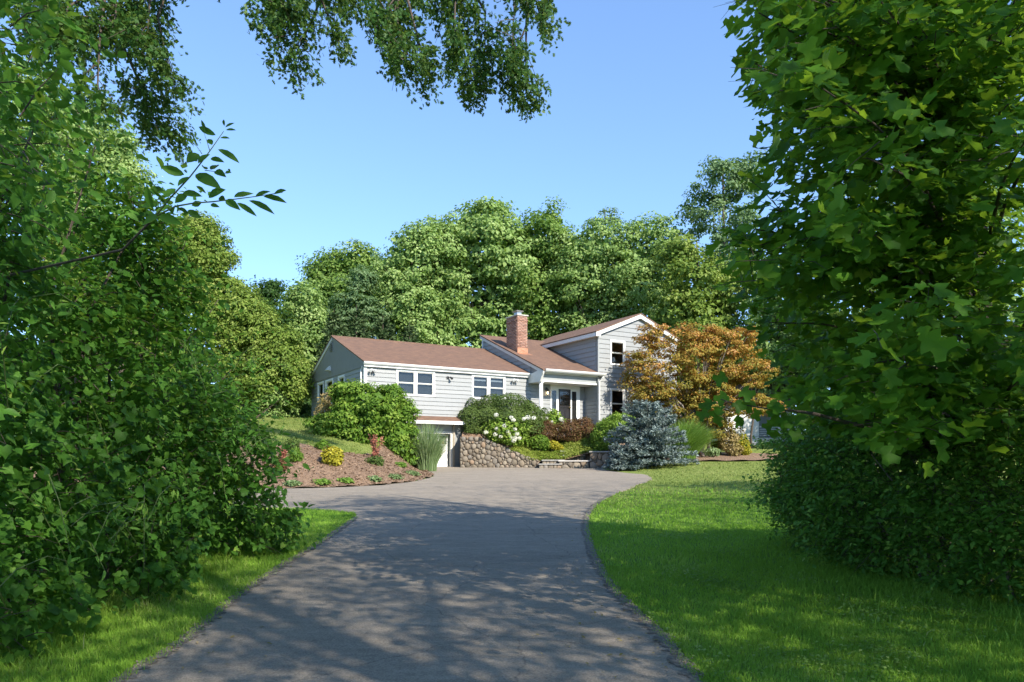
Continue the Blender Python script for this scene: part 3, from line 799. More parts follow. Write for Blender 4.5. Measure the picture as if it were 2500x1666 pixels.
MB().prism([(8.31, 1.76, cz1 + .24), (8.65, 1.76, cz1 + .24), (8.65, 2.16, cz1 + .24), (8.31, 2.16, cz1 + .24)], [(8.27, 1.72, cz1 + .30), (8.69, 1.72, cz1 + .30), (8.69, 2.2, cz1 + .30), (8.27, 2.2, cz1 + .30)]).build("flue_cap", M["steel"], ch)
cp = MB(); cp.box(cx0 - .012, cx1 + .012, cy0 - .02, cy0 - .004, mz(1.5) - .06, mz(1.5) + .25); cp.slab([(cx0 - .05, cy0 - .28, mz(cy0 - .28) + .02), (cx1 + .1, cy0 - .28, mz(cy0 - .28) + .02), (cx1 + .1, cy0 - .01, mz(cy0 - .01) + .02), (cx0 - .05, cy0 - .01, mz(cy0 - .01) + .02)], .008)
cp = cp.build("flashing", M["copper"], ch)
zb_ = mz(1.5) + .0
for p, q in (((cx0, zb_ + .0), (cx1, zb_ + .24)), ((cx0, zb_ + .24), (cx1, zb_ + .0)), ((cx0 - .012, zb_ + .255), (cx1 + .012, zb_ + .255)), ((cx1 - .28, zb_), (cx1 - .28, zb_ + .12))):
    MB().tube([(p[0], cy0 - .022, p[1]), (q[0], cy0 - .022, q[1])], [.007, .007], 5).build("seam", M["copper"], ch)

# --- right wing, gable to the front
GX, GZ, WY, WX1 = 13.53, 8.87, -1.03, 15.99
ws = (GZ - 7.79) / (GX - 10.85)
wz = lambda x: GZ - abs(x - GX) * ws
U1, U2, U3 = (11.77, 12.684, 6.284, 7.476), (11.79, 12.67, 3.75, 5.168), (13.7, 15.35, 3.7, 5.19)
gout = [(11.07, 2.0), (WX1, 2.0), (WX1, wz(WX1) - .1), (GX, GZ - .12), (11.07, wz(11.07) - .1)]
wall("wing_front_wall", 'front', WY, gout, [(w[0] + .05, w[1] - .05, w[2] + .03, w[3] - .05) for w in (U1, U2, U3)], M["grey_paint"])
courses('front', WY, [(11.13, 2.6), (WX1, 2.6), (WX1, wz(WX1) - .17), (GX, GZ - .2), (11.13, wz(11.13) - .17)], [U1, U2, U3], 2.6, 8.80, .222)
MB().box(11.05, 11.13, WY - .036, WY - .002, 2.4, 7.56).build("corner_board", M["grey_paint"], house)
window('front', WY, *U1, trim=.085, back="room", label="upper double-hung window with a lamp behind it"); window('front', WY, *U2, trim=.085, back="room"); window('front', WY, *U3, trim=.1, mull=.12, back="room")
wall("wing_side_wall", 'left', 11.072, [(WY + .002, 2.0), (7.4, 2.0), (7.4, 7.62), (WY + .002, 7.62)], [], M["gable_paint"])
courses('left', 11.072, [(-.9, 5.92), (3.35, 7.58), (-.9, 7.58)], [], 5.9, 7.58, .222)
courses('left', 11.072, [(WY + .03, 2.95), (-.03, 2.95), (-.03, 5.27), (WY + .03, 5.27)], [], 2.95, 5.27, .1795)
MB().box(WX1 - .08, WX1, WY + .002, 7.4, 2.0, 7.6).build("wing_side_wall", M["gable_paint"], house)
yf, yb = WY - .2, 6.4
roof_slab("roof", [(10.82, yf, wz(10.82)), (GX, yf, GZ + .015), (GX, yb, GZ + .015), (10.82, yb, wz(10.82))], M["shingle_x"])
roof_slab("roof", [(GX + .002, yf, GZ + .013), (2 * GX - 10.82, yf, wz(10.82) - .002), (2 * GX - 10.82, yb, wz(10.82) - .002), (GX + .002, yb, GZ + .013)], M["shingle_x"])
def rakex(y0, y1, xa, xb, h, d):
    MB().prism([(xa, y0, wz(xa) - d - h), (xb, y0, wz(xb) - d - h), (xb, y0, wz(xb) - d), (xa, y0, wz(xa) - d)], [(xa, y1, wz(xa) - d - h), (xb, y1, wz(xb) - d - h), (xb, y1, wz(xb) - d), (xa, y1, wz(xa) - d)]).build("rake_board", M["white"], house)
rakex(yf + .02, yf + .06, 10.83, GX, .19, .05); rakex(yf + .02, yf + .06, GX + .001, 2 * GX - 10.83, .19, .05)
rakex(WY - .05, WY - .003, 11.07, GX, .13, .1); rakex(WY - .05, WY - .003, GX + .001, WX1, .13, .1)
MB().box(10.83, 10.87, yf + .061, 3.9, 7.55, 7.735).build("fascia", M["white"], house)
MB().box(10.871, 11.10, yf + .061, 3.9, 7.56, 7.585).build("soffit", M["white"], house)
MB().box(10.83, 11.10, yf + .0, yf + .06, 7.545, 7.74).build("eave_return", M["white"], house)

# lamp standing inside behind the upper window
lm = thing("table_lamp", "white-shaded table lamp standing inside the upper window", "lamp", (*hw(12.20, WY + .36), 6.11), TH)
lt = MB(); lt.lathe(0, 0, [(.0701, 0), (.07, .02), (.02, .05), (.05, .14), (.06, .2), (.02, .28), (.012, .36)], 14); lt.build("lamp_base", M["white"], lm, smooth=True)
ls = MB(); ls.tube([(0, 0, .36), (0, 0, .6)], [.18, .12], 18, cap=False); ls.build("lamp_shade", M["lampshade"], lm, smooth=True)
tb = MB().box(-.4, .4, -.2, .3, -.05, -.004); 
tbl = thing("side_table", "dark side table holding the lamp behind the upper window", "table", (*hw(12.20, WY + .36), 6.11), TH)
tb.build("table_top", M["black_paint"], tbl)
for sx in (-.36, .36):
    for sy in (-.16, .26): MB().box(sx - .02, sx + .02, sy - .02, sy + .02, -.6, -.051).build("leg", M["black_paint"], tbl)
# dark bench in the porch corner
bn = thing("porch_bench", "dark wooden bench in the porch corner beside the front door", "bench", (*hw(10.6, -.62), 2.95), TH)
MB().box(-.34, .42, -.2, .2, .38, .43).build("seat", M["black_paint"], bn)
for k in range(3): MB().box(-.34, .42, .16, .2, .5 + k * .09, .56 + k * .09).build("backrest_slat", M["black_paint"], bn)
for sx in (-.3, .38):
    MB().box(sx - .025, sx + .025, -.18, -.13, 0, .379).build("leg", M["black_paint"], bn); MB().box(sx - .025, sx + .025, .205, .25, 0, .8).build("leg", M["black_paint"], bn)
# ------------------------------------------------------------------ dry stone walls and steps
def stone_field(sites, outline, gap):
    """power cells of (x, z, radius) sites clipped to a convex outline, shrunk by a joint: big and small stones mixed"""
    out = []
    S_ = np.array(sites)
    XY, RR = S_[:, :2], S_[:, 2]
    for i, s in enumerate(XY):
        d = np.hypot(*(XY - s).T)
        cell = list(outline)
        for j in np.argsort(d)[1:34]:
            n_ = (XY[j] - s) / (d[j] + 1e-9)
            m_ = s + n_ * (d[j] / 2 + (RR[i] ** 2 - RR[j] ** 2) / (2 * d[j]))
            cell = clip(cell, lambda p: (m_[0] - p[0]) * n_[0] + (m_[1] - p[1]) * n_[1] - gap)
            if len(cell) < 3: break
        if len(cell) < 3: continue
        pts = [np.array(p) for p in cell]
        q = []                                              # take the corners off
        for a, b in zip(pts, pts[1:] + pts[:1]): q += [a * .80 + b * .20, a * .5 + b * .5, a * .20 + b * .80]
        pts = q
        if len(pts) > 18: pts = pts[::2]
        ctr = np.mean(pts, 0)
        pts = [p + R.normal(-.02, .045) * (p - ctr) for p in pts]
        if max(np.hypot(*(p - ctr)) for p in pts) > .025: out.append(pts)
    return out

def lay_stone(pts, to3d, parent, bulge, name="stone"):
    c = np.mean(pts, 0)
    rings = []
    for sc, o in ((1.0, 0.0), (.97, bulge * .55), (.78, bulge)):
        jit = R.normal(0, .006, 2)
        rings.append([to3d(*(c + (p - c) * sc + (jit if o else 0)), o + R.normal(0, .004)) for p in pts])
    n = len(pts)
    V = [p for r in rings for p in r]
    Fq = [(k * n + i, k * n + (i + 1) % n, (k + 1) * n + (i + 1) % n, (k + 1) * n + i) for k in range(2) for i in range(n)]
    cc = to3d(c[0], c[1], bulge * 1.12)
    V.append(cc)
    T = [(2 * n + i, 2 * n + (i + 1) % n, 3 * n) for i in range(n)]
    return np_obj(name, np.array(V), [np.array(Fq), np.array(T)], M["stone"], parent, smooth=True)

def scatter(x0, x1, z0, ztop, dens, rmin):
    """stone sites: a few large ones near the foot first, then smaller ones into the gaps"""
    pts = []
    for rr, share in ((1.25, .16), (.9, .24), (.62, .3), (.42, .3)):
        got = 0
        for _ in range(6000):
            x = R.uniform(x0, x1); zt = ztop(x)
            z = z0 + (zt - z0) * R.random() ** (1.8 if rr > 1 else 1.0); q = rmin * rr * R.uniform(.85, 1.15)
            if z > zt - .03: continue
            if all(((p[0] - x) * 1.12) ** 2 + ((p[1] - z) * .84) ** 2 > (q + p[2]) ** 2 * .72 for p in pts):
                pts.append((x, z, q)); got += 1
            if got >= dens * share: break
    return pts

WYF = 32.3      # front face of the retaining wall
gz = SLOPE * WYF + .0
rw = thing("retaining_wall", "tan fieldstone retaining wall sloping down from the garage to the steps", "stone wall", (-2.2, WYF, gz))
wtop = lambda x: float(WT(x)) + .03
prof = [-2.2, -1.45, -.9, -.2, .45, 1.16]
V, Fc = [], []
for x in prof:
    V += [(x + 2.2, .05, -.1), (x + 2.2, .05, wtop(x) - gz - .03), (x + 2.2, .34, wtop(x) - gz - .03), (x + 2.2, .34, -.1)]
for i in range(len(prof) - 1):
    for k in range(4): Fc.append((i * 4 + k, i * 4 + (k + 1) % 4, i * 4 + 4 + (k + 1) % 4, i * 4 + 4 + k))
MB().add(V, Fc + [(0, 1, 2, 3), tuple(4 * (len(prof) - 1) + k for k in range(4))]).build("wall_core", M["mortar"], rw)
sites = scatter(-2.2, 1.16, gz, wtop, 330, .098)
for pts in stone_field(sites, [(-2.2, gz), (1.16, gz), (1.16, 1.72), (.45, 1.98), (-.2, 2.25), (-.9, 2.55), (-1.45, 2.73), (-2.2, 2.73)], .011):
    lay_stone(pts, lambda a, z, o: (a + 2.2, .05 - o, z - gz), rw, R.uniform(.025, .06))
# the end that faces the garage
sites = scatter(0, 1.1, gz, lambda a: 2.7, 70, .11)
for pts in stone_field(sites, [(0, gz), (1.1, gz), (1.1, 2.7), (0, 2.7)], .012):
    lay_stone(pts, lambda a, z, o: (.05 - o, .05 + a, z - gz), rw, R.uniform(.04, .07))
MB().box(.05, .3, .34, 1.3, -.1, 2.70 - gz).build("wall_core", M["mortar"], rw)

# steps: bluestone treads over stone risers
stp = thing("garden_steps", "stone garden steps with bluestone treads at the end of the retaining wall", "steps", (1.1, 31.7, 1.38))
def riser(a0, a1, y, z0, z1, nst):
    e = np.linspace(a0, a1, nst + 1) + np.concatenate([[0], R.normal(0, .02, nst - 1), [0]])
    for s, t in zip(e[:-1], e[1:]):
        q = [(s + .008, z0 + .005), (t - .008, z0 + .005), (t - .008, z1 - .004), (s + .008, z1 - .004)]
        pts = [np.array(p) for p in q]; r_ = []
        for a, b in zip(pts, pts[1:] + pts[:1]): r_ += [a * .88 + b * .12, a * .12 + b * .88]
        lay_stone(r_, lambda a, z, o: (a, y - o, z), stp, R.uniform(.02, .035))
def step(a0, a1, y0, y1, z0, z1, nst):
    MB().box(a0 + .02, a1 - .02, y0 + .06, y1, z0, z1 - .055).build("step_core", M["mortar"], stp)
    riser(a0, a1, y0 + .065, z0, z1 - .06, nst)
    MB().box(a0 - .02, a1 + .02, y0, y1, z1 - .055, z1).build("tread", M["bluestone"], stp, bevel=.008)
step(.02, .95, -.1, .55, -.05, .20, 5)
step(.17, 1.10, .30, .95, .0, .365, 6)
step(1.10, 2.0, .9, 1.6, .0, .575, 5)
step(1.0, 2.32, 1.2, 1.9, .3, .76, 6)
MB().box(1.0, 2.35, .5, 1.2, -.1, .33).build("step_core", M["mortar"], stp)
# lit flank wall beside the steps, its cap slab and the darker wall going on behind the spruce
fw = thing("low_stone_wall", "low pale stone wall with a slab cap right of the garden steps", "stone wall", (1.95, 31.62, 1.36))
def block_wall(parent, L_, zt, th, dens, rmin, cap=True, capmat="concrete", endl=False):
    MB().box(0, L_, .05, th, -.1, zt).build("wall_core", M["mortar"], parent)
    for pts in stone_field(scatter(0, L_, 0, lambda a: zt, dens, rmin), [(0, 0), (L_, 0), (L_, zt), (0, zt)], .01):
        lay_stone(pts, lambda a, z, o: (a, .05 - o, z), parent, R.uniform(.03, .05))
    if cap: MB().box(-.03, L_ + .03, -.03, th + .02, zt + .001, zt + .055).build("cap_slab", M[capmat], parent, bevel=.008)
block_wall(fw, 1.25, .30, .42, 24, .16)
pw = thing("stone_wall", "shaded stone wall with a dark slab cap running behind the blue spruce", "stone wall", (3.22, 31.5, 1.34), math.radians(-14))
block_wall(pw, 2.1, .70, .45, 60, .15, capmat="bluestone")
# little wall at the end of the mulch bed
bw = thing("bed_end_wall", "small stone wall at the garage end of the mulch bed beside silver grass", "stone wall", (-3.98, 29.5, 1.3), math.radians(12))
block_wall(bw, .62, .42, .3, 12, .14, cap=False)

# ------------------------------------------------------------------ leaves
def unit(v): return v / (np.linalg.norm(v, axis=-1, keepdims=True) + 1e-9)
def fan(outline, fold=.12, droop=.1):
    """leaf template: a fan of triangles round a raised midrib, tip along +x; unit length"""
    o = np.array(outline, float)
    z = np.abs(o[:, 1]) * fold * 2 - droop * o[:, 0] ** 2
    V = np.concatenate([[[.42, 0, -droop * .18]], np.c_[o, z]])
    n = len(o)
    return V, np.array([(0, 1 + i, 1 + (i + 1) % n) for i in range(n)])
def mirror(half): return half + [(x, -y) for x, y in half[::-1] if abs(y) > 1e-6]
T_OVATE = fan(mirror([(0, 0), (.22, .2), (.5, .27), (.8, .15), (1.08, 0)]))
T_LANCE = fan(mirror([(0, 0), (.3, .13), (.65, .12), (1.1, 0)]), .2, .2)
T_TULIP = fan(mirror([(.04, 0), (-.02, .18), (.06, .36), (.26, .56), (.40, .30), (.56, .34), (.80, .56), (1.02, .34), (.88, .10), (.84, 0)]), .17, .24)
T_MAPLE = fan(mirror([(0, 0), (-.08, .3), (.2, .28), (.28, .6), (.5, .3), (.72, .42), (.7, .16), (1.05, 0)]), .08, .12)
T_VINE = fan(mirror([(.06, 0), (-.08, .24), (.12, .5), (.42, .42), (.62, .44), (.78, .2), (1.05, 0)]), .16, .22)
T_OAK = fan(mirror([(0, 0), (.14, .1), (.2, .4), (.36, .1), (.5, .44), (.62, .1), (.82, .3), (.84, .06), (1.08, 0)]), .05, .1)
T_SMALL = (np.array([(0, 0, 0), (.5, .24, .06), (1, 0, -.05), (.5, -.24, .06)], float), np.array([(0, 1, 2), (0, 2, 3)]))
T_QUAD = (np.array([(0, 0, 0), (.45, .36, .1), (1, .05, -.08), (.5, -.36, .1)], float), np.array([(0, 1, 2), (0, 2, 3)]))
T_NEEDLE = (np.array([(0, .09, 0), (0, -.09, 0), (1, 0, .04)], float), np.array([(0, 1, 2)]))

def frames(nrm, tip):
    n = unit(nrm)
    t = unit(tip - n * (tip * n).sum(-1, keepdims=True))
    return t, np.cross(n, t), n

def leaf_arrays(P, nrm, tip, size, tmpl, tint):
    t, b, n = frames(nrm, tip)
    TV, TF = tmpl
    s = np.asarray(size)[:, None, None]
    V = P[:, None, :] + s * (TV[None, :, 0:1] * t[:, None] + TV[None, :, 1:2] * b[:, None] + TV[None, :, 2:3] * n[:, None])
    k = len(TV)
    Fi = (np.arange(len(P))[:, None, None] * k + TF[None]).reshape(-1, 3)
    return V.reshape(-1, 3), Fi, np.clip(np.repeat(tint, len(TF)) + R.normal(0, .05, len(P) * len(TF)), 0, 1)

def leaf_obj(name, P, nrm, tip, size, tmpl, tint, material, parent=None, kind="stuff"):
    V, Fi, t = leaf_arrays(P, nrm, tip, size, tmpl, tint)
    o = np_obj(name, V, [Fi], material, parent, tint=t)
    if kind: o["kind"] = kind
    return o

def split_largest(P, size, k=300, cell=11.0):
    """the k leaves that show largest from the camera (front-most in their patch of the view)"""
    d = P[:, 1]
    ok = d > .6
    px = 1250 + F * P[:, 0] / np.where(ok, d, 1); py = HOR - F * (P[:, 2] - EYE) / np.where(ok, d, 1)
    ok &= (px > 0) & (px < 2500) & (py > 0) & (py < 1666)
    dist = np.linalg.norm(P - np.array([0, 0, EYE]), axis=1)
    app = size / dist
    key = (px // cell).astype(int) * 1000 + (py // cell).astype(int)
    best = {}
    for i in np.nonzero(ok)[0]:
        j = best.get(key[i])
        if j is None or dist[i] < dist[j]: best[key[i]] = i
    c = np.array(sorted(best.values(), key=lambda i: -app[i])[:k], int)
    m_ = np.zeros(len(P), bool); m_[c] = True
    return m_

def leaves_split(parent, P, nrm, tip, size, tmpl, tint, material, k, full=8000, name="leaf"):
    """world-space leaves: the k that show largest become parts of their own (shared meshes); the rest is one part,
    detailed where it lies in front and simple two-triangle leaves deeper inside"""
    o0_ = np.array(parent.location)
    big = split_largest(P, size, k)
    front = split_largest(P, size, full, 4.5) & ~big
    deep_ = ~big & ~front
    V1, F1, t1 = leaf_arrays(P[front] - o0_, nrm[front], tip[front], size[front], tmpl, tint[front])
    V2, F2, t2 = leaf_arrays(P[deep_] - o0_, nrm[deep_], tip[deep_], size[deep_] * .95, T_QUAD, tint[deep_])
    o = np_obj("foliage", np.concatenate([V1, V2]), [np.concatenate([F1, F2 + len(V1)])], material, parent, tint=np.concatenate([t1, t2]))
    o["kind"] = "stuff"
    TV, TF = tmpl
    metas = []
    for q in range(8):
        tv_ = TV.copy(); tv_[:, 2] += R.normal(0, .03, len(tv_)) + .08 * R.normal() * TV[:, 0]
        metas.append(np_mesh(name, tv_, [TF], material, np.full(len(TF), q / 7.0)))
    t, b, n_ = frames(nrm[big], tip[big])
    for i, (p, s, tt) in enumerate(zip(P[big] - o0_, size[big], np.clip(tint[big], 0, 1))):
        o = bpy.data.objects.new(name, metas[int(round(tt * 7))])
        mt = Matrix.Identity(4)
        for r in range(3):
            for c_, ax in enumerate((t, b, n_)): mt[r][c_] = ax[i][r] * s
            mt[r][3] = p[r]
        COL.objects.link(o); o.parent = parent; o.matrix_basis = mt

def rdir(n): return unit(R.normal(0, 1, (n, 3)))

def lobes_points(lobes, n, shell=.55):
    """points in the outer shell of overlapping ellipsoids (cx, cy, cz, rx, ry, rz); also the outward direction"""
    Lb = np.array([l[:6] for l in lobes], float)
    w = (Lb[:, 3] * Lb[:, 4] + Lb[:, 4] * Lb[:, 5] + Lb[:, 3] * Lb[:, 5]); w = w / w.sum()
    outP, outD = [], []
    need = n
    while need > 0:
        k = R.choice(len(Lb), need * 2, p=w)
        d = rdir(len(k))
        r = shell + (1 - shell) * R.random(len(k)) ** .6
        r *= 1 + .09 * np.sin(d[:, 0] * 5 + k) + .09 * np.sin(d[:, 2] * 7 + k * 2) + .07 * np.sin(d[:, 1] * 9 + k)
        P = Lb[k, :3] + d * Lb[k, 3:6] * r[:, None]
        deep = np.zeros(len(k), bool)
        for j in range(len(Lb)):
            q = np.linalg.norm((P - Lb[j, :3]) / Lb[j, 3:6], axis=1)
            deep |= (q < shell * .92) & (k != j)
        P, d = P[~deep][:need], d[~deep][:need]
        outP.append(P); outD.append(d); need -= len(P)
    return np.concatenate(outP), np.concatenate(outD)

def crown_leaves(lobes, clumps, per, cr, ls, flat=.6, shell=.6, up=.5, droop=.25):
    C, D = lobes_points(lobes, clumps, shell)
    rad = cr * R.uniform(.6, 1.3, clumps)
    q = rdir(clumps * per) * (R.random(clumps * per) ** .4)[:, None]
    k = np.repeat(np.arange(clumps), per)
    P = C[k] + q * rad[k][:, None] * np.array([1, 1, flat])
    out = unit(q + D[k] * .6)
    nrm = unit(out * .8 + np.array([0, 0, up]) + R.normal(0, .36, P.shape))
    tip = unit(out * .8 + np.array([0, 0, -droop]) + R.normal(0, .6, P.shape))
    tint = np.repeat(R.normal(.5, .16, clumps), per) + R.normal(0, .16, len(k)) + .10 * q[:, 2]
    return P, nrm, tip, ls * R.uniform(.7, 1.25, len(k)), tint, C

def trunk_mesh(base, top, r0, targets, nlimb, sides=8, wig=.25):
    mb = MB()
    b, t = Vector(base), Vector(top)
    n = 6
    path = [b.lerp(t, i / n) + Vector((rnd.uniform(-1, 1), rnd.uniform(-1, 1), 0)) * (wig * (i > 0) * .4) for i in range(n + 1)]
    mb.tube(path, [r0 * (1.25 if i == 0 else 1 - .8 * i / n) for i in range(n + 1)], sides)
    idx = R.choice(len(targets), min(nlimb, len(targets)), replace=False)
    for i in idx:
        e = Vector(targets[i])
        f = min(.92, max(.18, (e.z - b.z) / (t.z - b.z + 1e-6) * R.uniform(.5, .85)))
        j = f * n; a = path[int(j)].lerp(path[min(n, int(j) + 1)], j - int(j))
        mid = a.lerp(e, .5) + Vector((0, 0, .12 * (e - a).length))
        rr = r0 * (1 - .8 * f) * .5
        mb.tube([a, a.lerp(mid, .6), mid, mid.lerp(e, .6), e], [rr, rr * .75, rr * .55, rr * .35, rr * .12], 5)
    return mb

def tree(name, label, cat, x, y, lobes, clumps, per, cr, ls, material, bark="bark", r0=.25, group=None, z=None, tmpl=None, flat=.6, shell=.6, limbs=14, top=None, up=.5, droop=.25, fill=0):
    """lobes in coordinates relative to the foot of the tree"""
    z = Hs(x, y) if z is None else z
    o = thing(name, label, cat, (x, y, z), 0, group)
    P, nr, tp, sz, ti, C = crown_leaves(lobes, clumps, per, cr, ls, flat, shell, up, droop)
    k_ = P[:, 2] > .0
    P, nr, tp, sz, ti = P[k_], nr[k_], tp[k_], sz[k_], ti[k_]
    if fill:                                                # larger, slightly darker inner leaves close the crown
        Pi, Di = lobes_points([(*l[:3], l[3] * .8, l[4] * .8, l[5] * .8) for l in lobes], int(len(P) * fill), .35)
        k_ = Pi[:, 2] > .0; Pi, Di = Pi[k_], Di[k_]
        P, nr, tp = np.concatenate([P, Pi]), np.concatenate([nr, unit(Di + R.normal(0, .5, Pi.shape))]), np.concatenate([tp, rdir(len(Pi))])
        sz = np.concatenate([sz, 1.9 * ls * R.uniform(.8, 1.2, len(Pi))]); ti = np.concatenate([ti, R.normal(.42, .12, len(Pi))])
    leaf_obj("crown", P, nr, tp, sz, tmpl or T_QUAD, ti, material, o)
    tz = top or max(l[2] + l[5] * .5 for l in lobes)
    cx = np.mean([l[0] for l in lobes]); cy = np.mean([l[1] for l in lobes])
    trunk_mesh((0, 0, -.3), (cx * .6, cy * .6, tz), r0, C, limbs).build("trunk", M[bark], o, smooth=True)
    return o

def px_lobes(x0, y0, z0, d, L_):
    """lobes given as (column, row, half width, half height) of the photo at depth d -> metres from the foot (x0, y0, z0)"""
    s = d / F
    return [((c - 1250) * s - x0, (R.uniform(-.3, .3) if len(q) < 2 else q[0]) * rx * s + d - y0, EYE + (HOR - r) * s - z0, rx * s, (rx + ry) * .5 * s, ry * s) for c, r, rx, ry, *q in L_]

# ------------------------------------------------------------------ trees behind the house and at the sides
GB = "trees standing behind the house"
def far_tree(name, label, px, d, L_, clumps, per, cr, ls, material, group=GB, **kw):
    x = (px - 1250) / F * d
    z = Hs(x, d); v_ = R.choice([.8, .95, 1.15, 1.3])
    kw["flat"] = kw.get("flat", .5) * R.uniform(.75, 1.3)
    return tree(name, label, "tree", x, d, px_lobes(x, d, z, d, L_), int(clumps * (1.28 if group in (GB, GL) else .85) / v_ ** 2), int(per * .85 * v_ ** 2), cr * .8 * v_, ls * .82 * R.uniform(.9, 1.1), G[material], group=group, z=z, fill=0 if name in ("thin_tree", "tall_tree") else .16, **kw)

GL, GR = "trees along the left side of the lawn", "trees behind the near tulip tree on the right"
far_tree("broadleaf_tree", "tallest light green tree with sunlit sprays behind the brick chimney", 1180, 56, [(1175, 600, 120, 105), (1090, 640, 85, 90), (1250, 640, 80, 110), (1170, 720, 130, 90), (1070, 740, 80, 80), (1190, 530, 60, 40), (1130, 820, 120, 60), (1220, 800, 90, 60)], 330, 75, 1.05, .30, "light", flat=.45)
far_tree("broadleaf_tree", "light green round-topped tree at the left edge of the high wood behind the long roof", 1010, 54, [(1010, 640, 75, 85), (965, 700, 60, 70), (1050, 590, 50, 45), (1010, 760, 90, 70), (1010, 820, 100, 50)], 210, 75, .95, .28, "light", flat=.45)
far_tree("broadleaf_tree", "green tree directly right of the tallest tree above the chimney", 1330, 57, [(1330, 600, 80, 90), (1290, 680, 80, 80), (1370, 660, 70, 90), (1330, 740, 110, 80), (1330, 810, 110, 60)], 250, 75, 1.0, .29, "maple", flat=.45)
far_tree("broadleaf_tree", "dusty green tree behind the upper gable left of its peak", 1450, 55, [(1450, 620, 85, 75), (1420, 690, 80, 80), (1490, 680, 70, 90), (1440, 760, 100, 70), (1440, 830, 100, 60)], 240, 75, .95, .28, "light", flat=.45)
far_tree("broadleaf_tree", "olive green tree whose drooping top rises right of the gable peak", 1570, 54, [(1570, 610, 80, 75), (1620, 650, 80, 95), (1540, 690, 80, 80), (1590, 750, 110, 80), (1600, 840, 110, 70)], 240, 75, .95, .28, "light", flat=.45)
far_tree("broadleaf_tree", "bright green younger tree behind the right end of the gable roof", 1690, 48, [(1690, 700, 70, 80), (1660, 620, 50, 60), (1720, 790, 80, 70), (1650, 780, 60, 70), (1780, 720, 60, 80), (1700, 880, 90, 80), (1790, 860, 80, 80)], 240, 70, .8, .24, "yellow", flat=.5)
far_tree("tall_tree", "tall loose blue-green tree rising left of the near tulip tree", 1760, 52, [(1765, 440, 55, 60), (1720, 500, 50, 60), (1800, 520, 60, 70), (1740, 590, 70, 70), (1800, 640, 70, 80), (1820, 420, 40, 50)], 210, 62, .75, .25, "bluish", shell=.4, flat=.55)
far_tree("thin_tree", "small sparse blue-green treetop poking above the wood right of centre", 1478, 72, [(1480, 525, 34, 24), (1460, 545, 28, 18), (1495, 550, 24, 18), (1475, 600, 40, 50)], 50, 45, .75, .3, "bluish", shell=.3)
far_tree("oak_tree", "dark green lobed tree left of the high wood above the long roof", 830, 60, [(815, 660, 55, 42), (870, 650, 60, 40), (800, 710, 60, 60), (860, 720, 80, 60), (910, 690, 45, 60), (840, 780, 100, 60)], 230, 70, 1.0, .28, "maple", flat=.6)
far_tree("pine_tree", "pale blue-green pine in front of the dark oak behind the long roof", 880, 52, [(885, 690, 40, 45), (870, 745, 60, 40), (850, 790, 75, 35), (905, 780, 60, 40)], 130, 65, .7, .22, "bluish", flat=.3)
far_tree("broadleaf_tree", "rounded olive tree between the left wood and the dark oak", 735, 50, [(735, 740, 50, 45), (715, 800, 60, 60), (770, 800, 50, 50), (730, 870, 70, 60)], 170, 65, .8, .23, "light", flat=.5)
far_tree("broadleaf_tree", "small dark tree with a flat top in the notch of the left skyline", 655, 47, [(655, 705, 40, 22), (640, 745, 45, 30), (660, 800, 55, 55)], 110, 60, .7, .22, "dark", flat=.5)
GL = "trees along the left side of the lawn"
far_tree("broadleaf_tree", "tall yellow-green tree standing behind the left thicket branches", 480, 40, [(470, 600, 80, 75), (520, 640, 60, 70), (440, 690, 90, 80), (540, 720, 70, 60), (490, 560, 50, 40)], 260, 70, .72, .2, "yellow", GL, flat=.55)
far_tree("broadleaf_tree", "yellow-green tree sloping down from the tall one towards the house", 590, 38, [(590, 780, 70, 80), (640, 830, 60, 70), (560, 860, 80, 80), (540, 790, 60, 60)], 240, 70, .62, .18, "yellow", GL, flat=.5)
far_tree("broadleaf_tree", "light green bushy tree at the edge of the left lawn beside the house", 680, 37, [(680, 880, 60, 60), (640, 930, 70, 70), (720, 930, 45, 60), (690, 830, 45, 35)], 240, 65, .52, .17, "yellow", GL, flat=.5)
far_tree("broadleaf_tree", "large sunlit pale tree showing behind the hanging oak at upper left", 190, 33, [(180, 330, 120, 120), (260, 430, 90, 90), (120, 460, 110, 120), (220, 560, 130, 100), (60, 300, 100, 140), (290, 380, 50, 60)], 340, 60, .7, .19, "light", GL, flat=.5)
far_tree("broadleaf_tree", "sunlit yellow tree behind the middle of the left thicket", 300, 32, [(300, 720, 120, 100), (380, 820, 100, 90), (200, 800, 120, 110), (120, 680, 120, 110), (420, 900, 80, 80)], 250, 60, .6, .18, "yellow", GL, flat=.5)
# woods to the right behind the near tulip tree
GR = "trees behind the near tulip tree on the right"
far_tree("broadleaf_tree", "sunlit green tree just right of the orange maple, half hidden by the tulip tree", 1900, 46, [(1900, 720, 90, 110), (1860, 850, 80, 90), (1960, 820, 90, 110), (1900, 930, 90, 60)], 280, 65, .75, .23, "light", GR, flat=.5)
far_tree("broadleaf_tree", "bright tree glimpsed through the middle of the tulip tree", 2120, 42, [(2120, 560, 110, 130), (2060, 740, 110, 120), (2190, 760, 110, 120), (2120, 900, 130, 90)], 320, 62, .75, .22, "yellow", GR, flat=.5)
far_tree("broadleaf_tree", "bright tree glimpsed at the far right through the tulip tree", 2380, 38, [(2380, 520, 120, 150), (2300, 720, 110, 120), (2450, 740, 110, 140), (2380, 900, 140, 90)], 320, 62, .7, .2, "light", GR, flat=.5)
far_tree("broadleaf_tree", "dark green bushy growth under the right-hand wood beyond the lawn", 2010, 40, [(2030, 1010, 90, 60), (2130, 1000, 110, 70)], 200, 60, .55, .18, "dark", GR, flat=.5)
